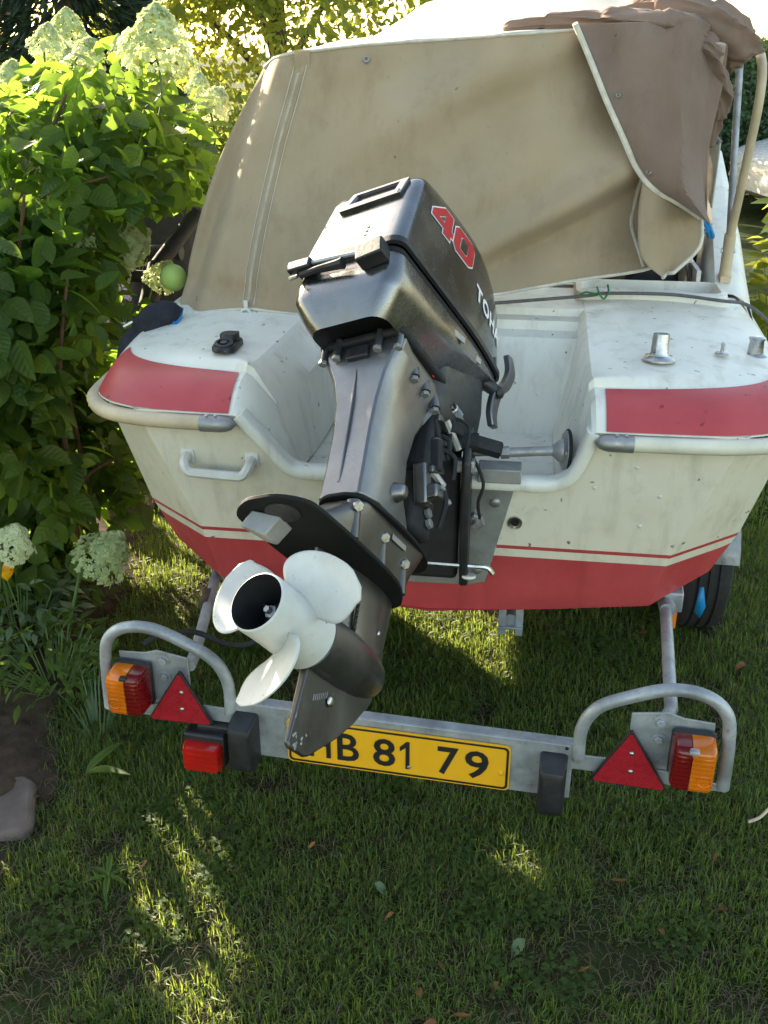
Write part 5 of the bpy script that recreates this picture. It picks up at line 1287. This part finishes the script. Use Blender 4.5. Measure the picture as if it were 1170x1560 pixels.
# hydrangea
hyd = empty('hydrangea_bush', 'large hydrangea bush with pale green flower panicles left of the boat', 'bush', (-1.15, 3.15, 0))
HO = np.array(hyd.location)
blobs = [((-.98, 3.55, 1.42), (.40, .75, .27), 1.0), ((-1.25, 3.15, 1.30), (.42, .60, .32), .85), ((-1.30, 3.15, .95), (.46, .60, .40), 1.0), ((-1.22, 3.15, .50), (.42, .52, .42), 1.3), ((-1.00, 3.32, .60), (.22, .35, .36), .55), ((-1.6, 3.3, 1.36), (.5, .6, .36), .5), ((-1.85, 3.0, .7), (.4, .5, .55), .6), ((-1.0, 3.75, 1.60), (.25, .5, .12), .4), ((-.82, 3.3, 1.60), (.16, .3, .14), .5), ((-1.02, 3.10, 1.02), (.30, .45, .25), .55)]  # low leftmost blob is out of view, added to shade the foreground lawn
P_, D_ = [], []
for c, r, wgt in blobs:
    k = int(3300 * wgt * (r[0] * r[1] * r[2]) / .09 * .62); d = rand_dirs(k); rad = (rng.random(k)) ** (1 / 2.2)
    P_.append(np.array(c) + d * rad[:, None] * np.array(r)); D_.append(d)
P_ = np.concatenate(P_); D_ = np.concatenate(D_)
BI = BM.inverted()
def clear_boat(p):
    q = BI @ Vector(p)
    return q.x < -.90 or q.y < -.30 if q.z < 1.02 else q.x < -.80 + .32 * max(0, q.z - 1.05) * (q.y > .3)
def off_ray(p, o, r):
    d = Vector(p) - Vector(o); return (d - sd * d.dot(sd)).length > r
def gap(p, a, b, r):   # a gap in the branches round the segment a-b
    a, b, p = Vector(a), Vector(b), Vector(p); t = min(1, max(0, (p - a).dot(b - a) / (b - a).length_squared)); return (p - a.lerp(b, t)).length > r
GA, GB = at_depth(232, 395, 2.3), at_depth(232, 395, 5.0)
def clear_sun(p): return gap(p, GA, GB, .13) and all(off_ray(p, (lerp(-.38, -.30, k / 5), lerp(1.80, 1.34, k / 5), 0), .075 + .005 * k) for k in range(6)) and off_ray(p, (-.75, 3.2, .0), .10)
keep = np.array([clear_sun(p) and clear_boat(p) and p[2] > .06 and (noise.noise(Vector(p) * 3.1) > -.22) for p in P_]); P_ = P_[keep]; D_ = D_[keep]
dr = D_ * np.array([.7, .7, .3]) + rng.normal(size=P_.shape) * .7; dr[:, 2] -= .25
up = np.array([0, 0, 1.0]) + rng.normal(size=P_.shape) * .6 + D_ * .4
Fm = frames(dr, up); S_ = .045 + .085 * rng.random(len(P_)) ** 1.4
tms = [leaf_template(1.0, .58, .28, .22, 5), leaf_template(1.0, .52, .15, .40, 5), leaf_template(1.0, .62, .38, .10, 5)]
dist = np.linalg.norm(P_ - np.array([0, 0, CAMZ]), axis=1) - S_ * 4
vis = np.abs(P_[:, 0]) < 1.2
order = np.argsort(dist); near = order[:300]; far = order[300:]
lms = []
for tvv, tff in tms:
    me = bpy.data.meshes.new('leaf'); me.from_pydata([tuple(v) for v in tvv], [], tff); me.materials.append(M['leaf']); me.shade_smooth(); lms.append(me)
    me.attributes.new('lc', 'FLOAT_VECTOR', 'POINT').data.foreach_set('vector', tvv.reshape(-1).astype(np.float32))
for k, i in enumerate(near):
    o = bpy.data.objects.new('leaf', lms[k % 3]); COL.objects.link(o); o.parent = hyd
    m4 = Matrix.Translation(Vector(P_[i] - HO)) @ Matrix(Fm[i].tolist()).to_4x4() @ Matrix.Scale(S_[i], 4); o.matrix_local = m4
for k in range(3):
    idx = far[k::3]
    tag(scatter_mesh('foliage', tms[k], P_[idx] - HO, Fm[idx], S_[idx], M['leaf'], hyd), kind='stuff')
# stems
tips = []
def stem(a, b, r0, r1, mat='stem', bow=.12):
    a, b = Vector(a), Vector(b); m = a.lerp(b, .55) + Vector((random.uniform(-.08, .08), random.uniform(-.08, .08), bow))
    P = smooth_path([a, m, b], 6); G().tube(P, [lerp(r0, r1, i / (len(P) - 1)) for i in range(len(P))], 6).build('branch', M[mat], hyd, xf=lambda p: Vector(p) - Vector(HO))
for k in range(26):
    a = (-1.2 + random.uniform(-.2, .2), 3.2 + random.uniform(-.25, .25), .05)
    c, r, _ = random.choice(blobs); d = rand_dirs(1)[0]; e = np.array(c) + d * np.array(r) * .85
    if clear_boat(e): stem(a, e, .011, .004)
stem((-1.25, 3.0, 1.20), (-.80, 3.06, 1.40), .007, .003, bow=.02)
# flower panicles
def panicle_mesh(seed, n=620):
    r_ = np.random.default_rng(seed); pos = []; nr = []
    for i in range(n):
        t = r_.random() ** .75; a = r_.random() * 6.283; rad = (.56 * max(0, 1 - t ** 2.2) ** .72 * min(1, .65 + t * 2.5)) * (1 + .15 * math.sin(a * 3 + t * 9)) * r_.uniform(.72, 1.08)
        pos.append((math.cos(a) * rad, math.sin(a) * rad, t * 1.05)); nr.append((math.cos(a), math.sin(a), .35 + t * .8))
    pos = np.array(pos); nr = np.array(nr) + r_.normal(size=(n, 3)) * .35; nr /= np.linalg.norm(nr, axis=1, keepdims=True)
    x = np.cross(nr, r_.normal(size=(n, 3))); x /= np.linalg.norm(x, axis=1, keepdims=True); y = np.cross(nr, x); vs, fs = [], []
    for i in range(n):
        s = r_.uniform(.06, .09)
        for q in range(4):
            a = q * math.pi / 2; d = x[i] * math.cos(a) + y[i] * math.sin(a); e = -x[i] * math.sin(a) + y[i] * math.cos(a); b = len(vs); p = pos[i]
            vs += [tuple(p), tuple(p + d * s * .55 + e * s * .42 + nr[i] * s * .12), tuple(p + d * s * 1.05 + nr[i] * s * .05), tuple(p + d * s * .55 - e * s * .42 + nr[i] * s * .12)]; fs.append((b, b + 1, b + 2, b + 3))
    me = bpy.data.meshes.new('flower_head'); me.from_pydata(vs, [], fs); me.materials.append(M['petal']); return me
pms = [panicle_mesh(s) for s in (1, 2, 3)]
FL = [(238, 118, 3.05, .165, 8, 4), (318, 182, 3.6, .10, 20, 25), (105, 75, 4.3, .13, -6, 5), (88, 128, 3.9, .13, 10, 10), (128, 108, 3.5, .10, 30, 10), (100, 372, 3.1, .125, -10, 25), (160, 395, 3.3, .14, 20, 60), (15, 848, 2.75, .085, 0, 20), (138, 872, 2.95, .125, 10, 40), (183, 85, 4.4, .07, 0, 0), (148, 128, 4.0, .07, -20, 10), (70, 90, 3.3, .09, 10, 10), (240, 440, 3.55, .09, 0, 30), (20, 150, 3.5, .11, -20, 15), (300, 150, 4.0, .08, 10, 10)]
for k, (x, y, dep, s, tx, ty) in enumerate(FL):
    p = at_depth(x, y, dep); o = bpy.data.objects.new('flower_head', pms[k % 3]); COL.objects.link(o); o.parent = hyd
    o.matrix_local = Matrix.Translation(p - Vector(HO)) @ Matrix.Rotation(R(ty), 4, 'Y') @ Matrix.Rotation(R(tx) * -1, 4, 'X') @ Matrix.Rotation(k * 1.3, 4, 'Z') @ Matrix.Scale(s * 1.15, 4)
    stem((p.x - .12, p.y + .08, max(.1, p.z - .34)), p + Vector((0, 0, s * .6)), .005, .0035, 'greenstem', .02)
# low plants in the bed
def low_plant(name, label, cat, c, n, r, h, s, mat, tmpl, group=None):
    root = empty(name, label, cat, c, group=group); pos = []; dr = []
    st = G()
    for i in range(n):
        a = random.uniform(0, 6.28); q = math.sqrt(random.random()); hh = h * (1 - .5 * q * q) * random.uniform(.35, 1); p = (math.cos(a) * q * r[0], math.sin(a) * q * r[1], hh); pos.append(p); dr.append((math.cos(a), math.sin(a), random.uniform(-.2, .5)))
        if i % 4 == 0: st.tube([(p[0] * .4, p[1] * .4, 0), p], [.003, .0018], 4)
    st.build('stem', M['greenstem'], root, smooth=60)
    pos = np.array(pos); dr = np.array(dr) + rng.normal(size=pos.shape) * .3
    tag(scatter_mesh('leaves', tmpl, pos, frames(dr, np.array([0, 0, 1.]) + rng.normal(size=pos.shape) * .3), rng.uniform(.6, 1.2, len(pos)) * s, M[mat], root), kind='stuff'); return root
LV = leaf_template(1, .42, .2, .25, 3)
low_plant('bed_plant', 'low plant with silvery grey leaves beside the yellow poppy', 'plant', (-1.16, 2.72, .03), 260, (.20, .22), .26, .055, 'silverleaf', LV)
low_plant('bed_plant', 'feathery green plant left of the trailer tail lamp', 'plant', (-.98, 2.50, .03), 320, (.20, .20), .20, .05, 'leaf', leaf_template(1, .34, .2, .3, 3))
low_plant('bed_plant', 'dark low leafy plant below the hydrangea at the left edge', 'plant', (-1.22, 3.0, .03), 420, (.34, .24), .24, .065, 'leaf', LV)
pp = empty('yellow_poppy', 'single yellow poppy flower at the left edge', 'flower', (-1.115, 2.62, .03))
G().tube(smooth_path([(0, 0, 0), (.01, .01, .14), (0.0, -.01, .28)], 5), .0022, 5).build('stem', M['greenstem'], pp)
for k in range(4):
    a = k * 1.57 + .4; rows = []
    for i in range(5):
        t = i / 4; rows.append([(math.cos(a + q * (.35 + .55 * t)) * (.004 + .021 * math.sin(t * 1.6)), -.01 + math.sin(a + q * (.35 + .55 * t)) * (.004 + .021 * math.sin(t * 1.6)), .28 + .040 * t) for q in (-1, -.5, 0, .5, 1)])
    G().grid(rows).build('petal', M['poppy'], pp, smooth=80)
G().lathe([(.003, 0), (.006, .006), (.002, .014)], (0, -.01, .282), (0, 0, 1), 8, True, True).build('pistil', M['greenstem'], pp)
# long grass tuft at the bed edge and a dandelion
tf = empty('grass_tuft', 'tall pale grass tuft at the edge of the soil bed', 'grass tuft', (-.80, 2.28, .0)); g = G()
for k in range(42):
    a = random.uniform(0, 6.28); l_ = random.uniform(.10, .26); sp = random.uniform(.15, .8); b = Vector((math.cos(a) * .03, math.sin(a) * .03, 0)); d = Vector((math.cos(a) * sp, math.sin(a) * sp, 1)).normalized(); sd_ = Vector((-math.sin(a), math.cos(a), 0)) * .0022
    q = [b, b + d * l_ * .5, b + d * l_ * .85 + Vector((d.x, d.y, -.25)) * l_ * .25]; g.add([q[0] - sd_, q[0] + sd_, q[1] + sd_ * .8, q[1] - sd_ * .8, q[2]], [(0, 1, 2, 3), (3, 2, 4)])
g.build('blades', M['silverleaf'], tf, smooth=0)
def rosette(label, c, n, s, elev, arc=(0, 6.28)):
    root = empty('broadleaf_weed', label, 'weed', c, group=None); me = bpy.data.meshes.new('leaf'); tvv, tff = leaf_template(1, .22, .5, .35, 5)
    me.from_pydata([tuple(v) for v in tvv], [], tff); me.materials.append(M['leaf']); me.shade_smooth()
    for k in range(n):
        o = bpy.data.objects.new('leaf', me); COL.objects.link(o); o.parent = root
        a = lerp(arc[0], arc[1], k / n) + random.uniform(-.2, .2); o.matrix_local = Matrix.Rotation(a, 4, 'Z') @ Matrix.Rotation(elev * random.uniform(.6, 1.3), 4, 'X') @ Matrix.Scale(s * random.uniform(.7, 1.15), 4)
rosette('broad leaved weed left below the fog lamp', px_ground(130, 1180, .03), 4, .14, .5, (-2.0, .2))
rosette('small weed rosette in the shaded foreground lawn', px_ground(165, 1335, .02), 6, .07, .4)
# paving stone
stn = G(); rings = []
for z, k in [(-.03, 1.0), (.045, 1.0), (.062, .95)]: rings.append([(x * k + .008 * nz(i * .7, z * 9), y * k + .008 * nz(i * .9, 5 + z * 9), z + .006 * nz(x * 9, y * 9)) for i, (x, y) in enumerate(rrect(.16, -.10, .11, .04, 4))])
o = stn.loft(rings, True, True, True).build('edging_stone', M['stone'], None, smooth=35, bevel=.006); o.location = (-1.03, 1.93, -.022); o.rotation_euler = (0, 0, .25); tag(o, 'pinkish brown edging stone at the lower left edge', 'stone')
# leafy plant at the right edge behind the boat
low_plant('bed_plant', 'light green leafy shrub at the right edge beyond the boat', 'plant', (2.05, 4.75, .03), 420, (.30, .3), 1.55, .12, 'tree_leaf', leaf_template(1, .6, .2, .2, 3))
low_plant('pink_flowers', 'pale pink flowers seen through the hydrangea gap', 'flowers', (-1.48, 5.6, .03), 300, (.45, .4), .62, .06, 'pinkpetal', leaf_template(1, .9, .2, .1, 3))
# dark pushchair standing on the far side behind the hydrangea
pc = empty('folded_pushchair', 'dark navy folded pushchair behind the hydrangea, beside the canvas', 'pushchair', (-.90, 4.05, 0), R(-8))
G().tube(fillet([(-.20, -.30, .10), (-.10, .05, .80), (.06, .25, 1.22), (.10, .30, 1.32)], .1), .018, 8).build('frame_tube', M['black'], pc)
G().tube(fillet([(.10, -.30, .10), (.12, .05, .80), (.16, .25, 1.20), (.10, .30, 1.32)], .1), .018, 8).build('frame_tube', M['black'], pc)
rows = [[(x, y + .04 * math.sin(x * 9), z) for x in (-.12, -.06, 0, .06, .12)] for y, z in [(-.05, .62), (.02, .80), (.10, .98), (.18, 1.12), (.23, 1.20)]]
G().grid(rows).build('seat_fabric', M['navy'], pc, solid=.03, smooth=60)
G().tube([(-.28, .02, .99), (.10, .0, 1.0)], .03, 10).build('bumper_bar', M['navy'], pc)
for x in (-.20, .10): 
    for y in (-.3, .25): G().lathe([(.05, -.02), (.10, -.02), (.11, 0), (.10, .02), (.05, .02)], (x, y, .11), (1, 0, 0), 20, True, True).build('wheel', M['tyre'], pc)
PI_ = (Matrix.Translation((-.90, 4.05, 0)) @ Matrix.Rotation(R(-8), 4, 'Z')).inverted()
for a, b, r_ in [((300, 325, 3.75), (240, 405, 3.65), .030), ((165, 418, 3.6), (262, 424, 3.65), .022), ((240, 405, 3.65), (225, 470, 3.6), .035)]: G().tube([at_depth(*a), at_depth(*b)], r_, 10).build('padded_bar', M['navy'], pc, xf=lambda p: PI_ @ Vector(p))
bl = G(); bl.lathe([(.004, -.039)] + [(.04 * math.sin(a), -.04 * math.cos(a)) for a in [k * math.pi / 14 for k in range(1, 14)]] + [(.004, .039)], (0, 0, 0), (0, 0, 1), 24, True, True)
o = bl.build('green_ball', M['ball'], None, smooth=80); o.location = at_depth(264, 423, 3.02); tag(o, 'pale green round ball fender beside the canvas corner', 'ball fender')
# black bag with strap at the port gunwale
bgm = empty('black_bag', 'black bag with a strap hanging over the port gunwale', 'bag', loc=inb((-.795, .33, 1.04)), rz=BYAW); bgm.scale = (.8, .8, .8)
rings = []
for t in range(9):
    f = t / 8; r_ = .055 * math.sin(math.pi * (.12 + .80 * f)) ** .7; rings.append([(-.03 + .10 * f + r_ * math.cos(q) * .9, -.05 + .10 * f + .01 * math.sin(q * 3 + t), .03 + .035 * f + r_ * math.sin(q) * (1 + .12 * math.sin(q * 4 + t))) for q in [k * math.pi / 8 for k in range(16)]])
G().loft(rings, True, True, True).build('bag_body', M['navy'], bgm, smooth=70)
rows = [[(x + a, y, z) for a in (-.03, 0, .03)] for x, y, z in [(-.02, -.02, .04), (-.07, -.06, -.02), (-.09, -.08, -.12), (-.085, -.08, -.34)]]
G().grid(rows).build('strap', M['navy'], bgm, solid=.008, smooth=60)
G().tube([(-.070, -.083, .036), (-.040, -.080, .052)], .0035, 8).build('buckle', M['whiteletter'], bgm)

# ================================================================== GRASS
def grass_patch(name, N, xr, yr, hmin, hmax, wid, mat='grass', flat=0.0, thr=-.42):
    x = rng.uniform(xr[0], xr[1], N); y = rng.uniform(yr[0], yr[1], N)
    c = np.array([noise.noise(Vector((a * 2.3, b * 2.3, 7))) * .7 + .5 * noise.noise(Vector((a * 9, b * 9, 1))) for a, b in zip(x, y)])
    ed = np.interp(y, [p[1] for p in bed_poly], [p[0] for p in bed_poly], left=-9, right=-9)
    ed = np.where((y < 1.3), -1.02, ed)
    k = (x > ed + rng.normal(0, .04, N)) & (c > thr + rng.random(N) * .3); x, y, c = x[k], y[k], c[k]; N = len(x)
    a = rng.uniform(0, 6.283, N); lean = flat + rng.uniform(.1, 1.1, N) ** 1.3; h = rng.uniform(hmin, hmax, N) * (1 + .45 * np.clip(c, -1, 1)); w_ = wid * rng.uniform(.6, 1.3, N)
    dx, dy = np.cos(a), np.sin(a); z0 = np.full(N, .0)
    b = np.stack([x, y, z0 - .004], 1); sdv = np.stack([-dy, dx, z0], 1) * w_[:, None]
    m1 = b + np.stack([dx * lean * .28 * h, dy * lean * .28 * h, h * .55], 1); m2 = b + np.stack([dx * lean * .85 * h, dy * lean * .85 * h, h * np.maximum(.08, 1 - .40 * lean)], 1)
    V = np.stack([b - sdv, b + sdv, m1 + sdv * .85, m1 - sdv * .85, m2], 1)
    tv_ = np.zeros((5, 3)); me = bpy.data.meshes.new(name); me.vertices.add(N * 5); me.vertices.foreach_set('co', V.reshape(-1).astype(np.float32))
    lp = (np.array([0, 1, 2, 3, 3, 2, 4])[None, :] + (np.arange(N) * 5)[:, None]).ravel(); me.loops.add(len(lp)); me.loops.foreach_set('vertex_index', lp.astype(np.int32))
    tot = np.tile([4, 3], N); me.polygons.add(len(tot)); me.polygons.foreach_set('loop_start', np.concatenate([[0], np.cumsum(tot)[:-1]]).astype(np.int32)); me.polygons.foreach_set('loop_total', tot.astype(np.int32))
    tint = np.clip(.5 + .35 * c + rng.normal(0, .22, N), 0.01, .99)
    at_ = me.attributes.new('tint', 'FLOAT', 'POINT'); at_.data.foreach_set('value', np.repeat(tint, 5).astype(np.float32))
    me.update(calc_edges=True); me.materials.append(M[mat]); me.shade_smooth(); return link(name, me)
# the tint attribute must not be shifted by the object random here
gm = M['grass'].node_tree; 
for nd in list(gm.nodes):
    if nd.type == 'OBJECT_INFO': gm.nodes.remove(nd)
gr = grass_patch('lawn_grass', 250000, (-1.25, 1.6), (1.0, 3.6), .015, .054, .0013, thr=-.36); tag(gr, 'short green grass of the lawn round the trailer', 'grass', kind='stuff')
gr = grass_patch('lawn_grass', 60000, (-1.6, 3.2), (3.6, 7.5), .03, .07, .004); tag(gr, 'grass of the lawn further back behind the boat', 'grass', kind='stuff')
gr = grass_patch('lawn_grass', 45000, (1.6, 3.4), (1.0, 3.6), .02, .066, .0022); tag(gr, 'grass of the lawn to the right of the trailer', 'grass', kind='stuff')
gr = grass_patch('dead_grass', 45000, (-1.2, 1.5), (1.0, 3.6), .02, .05, .0011, 'straw', 1.3, -.9); tag(gr, 'dry yellow thatch between the blades of the lawn', 'dead grass', kind='stuff')
# clover and small broad weeds in clumps
cp_, cd_ = [], []
for k in range(70):
    cx_, cy_ = random.uniform(-.9, 1.3), random.uniform(1.2, 3.2); rr_c = random.uniform(.03, .10)
    if cx_ < bed_edge(cy_) + .08: continue
    for j in range(int(900 * rr_c)):
        a = random.uniform(0, 6.28); q = rr_c * math.sqrt(random.random()); hh = random.uniform(.012, .034); th_ = random.uniform(0, 6.28)
        for t3 in range(3): cp_.append((cx_ + math.cos(a) * q, cy_ + math.sin(a) * q, hh)); cd_.append((math.cos(th_ + t3 * 2.094), math.sin(th_ + t3 * 2.094), .15))
cp_, cd_ = np.array(cp_), np.array(cd_)
cv_ = scatter_mesh('clover', leaf_template(1, .95, .15, .15, 3), cp_, frames(cd_, np.array([0, 0, 1.]) + rng.normal(size=cp_.shape) * .15), rng.uniform(.006, .012, len(cp_)), M['leaf'])
tag(cv_, 'low clover patches growing through the lawn', 'clover', kind='stuff')
# fallen leaves
fl_px = [(55, 1215, 'brown'), (1095, 1300, 'a'), (1092, 1385, 'a'), (1010, 1425, 'a'), (600, 1390, 'a'), (690, 1545, 'a'), (672, 1475, 'a'), (760, 1495, 'a'), (320, 915, 'a'), (150, 1155, 'a'), (310, 1020, 'a'), (970, 965, 'a'), (610, 1075, 'a'), (1040, 1130, 'a'), (470, 1290, 'a'), (575, 1285, 'a'), (225, 1310, 'a'), (880, 1480, 'a'), (780, 1360, 'a'), (1135, 1010, 'a'), (930, 1340, 'a'), (640, 1520, 'a'), (665, 1555, 'a')]
lme = []
for cu_, fd in ((.5, .5), (.9, .3), (-.6, .6)):
    tvv, tff = leaf_template(1, .5, fd, cu_, 5); me = bpy.data.meshes.new('fallen_leaf'); me.from_pydata([tuple(v) for v in tvv], [], tff); me.materials.append(M['dry']); me.shade_smooth(); lme.append(me)
leaf_labels = ['brown leaf curled on the edging stone at the lower left', 'orange brown leaf in the grass below the right tail lamp', 'upright orange leaf in the lawn at the right, second below the tail lamp', 'thin brown leaf lying left of the upright orange leaf at right', 'small brown leaf left of the pale green leaf, mid foreground', 'brown leaf at the very bottom edge, right of the middle', 'brown leaf in the bare patch, upper one near the bottom edge', 'brown leaf right of the bare patch near the bottom edge', 'brown leaf on the sunlit grass left of the propeller', 'reddish leaf in the grass below the left tail lamp', 'small leaf behind the left hoop of the light bar', 'brown leaf in the grass just behind the right support tube', 'small pale brown leaf in front of the gearcase skeg, behind the plate', 'leaf hidden in grass behind the right light bracket', 'leaf in the foreground grass below the left end of the number plate', 'leaf in the foreground grass below the middle of the number plate', 'leaf in the dark grass at left, below the fog lamp', 'brown leaf in the lower right grass, left of the thin brown leaf', 'brown leaf in the sun patch below the right buffer', 'brown leaf in the lawn at the right edge, below the tyre', 'brown leaf in the lawn right of the right sun patch', 'brown leaf beside the bare patch, left one near the bottom', 'lowest brown leaf cut by the bottom edge, left of the middle']
for k, (x, y, _) in enumerate(fl_px):
    p = px_ground(x, y, .028); o = bpy.data.objects.new('fallen_leaf', lme[k % 3]); COL.objects.link(o)
    o.matrix_world = Matrix.Translation(p) @ Matrix.Rotation(k * 2.1, 4, 'Z') @ Matrix.Rotation(random.uniform(-.5, .5), 4, 'X') @ Matrix.Rotation(random.uniform(-.5, .5), 4, 'Y') @ Matrix.Scale(random.uniform(.02, .038), 4)
    tag(o, leaf_labels[k], 'fallen leaf', 'fallen brown leaves in the grass')
for x, y, lab in [(570, 1345, 'pale green fallen leaf lying in the lawn below the plate'), (800, 1430, 'pale narrow fallen leaf in the lower right lawn')]:
    tvv, tff = leaf_template(1, .6, .2, .3, 5); me = bpy.data.meshes.new('fallen_leaf'); me.from_pydata([tuple(v) for v in tvv], [], tff); me.materials.append(M['silverleaf']); o = link('fallen_leaf', me)
    o.matrix_world = Matrix.Translation(px_ground(x, y, .04)) @ Matrix.Rotation(x, 4, 'Z') @ Matrix.Rotation(-.6, 4, 'X') @ Matrix.Scale(.05, 4); tag(o, lab, 'fallen leaf', 'pale fallen leaves')
tw = G().tube(smooth_path([px_ground(1140, 1252, .03), px_ground(1158, 1245, .04), px_ground(1175, 1228, .05)], 4), .004, 6).build('twig', M['rail'], None); tag(tw, 'pale curved twig in the grass at the right edge', 'twig')
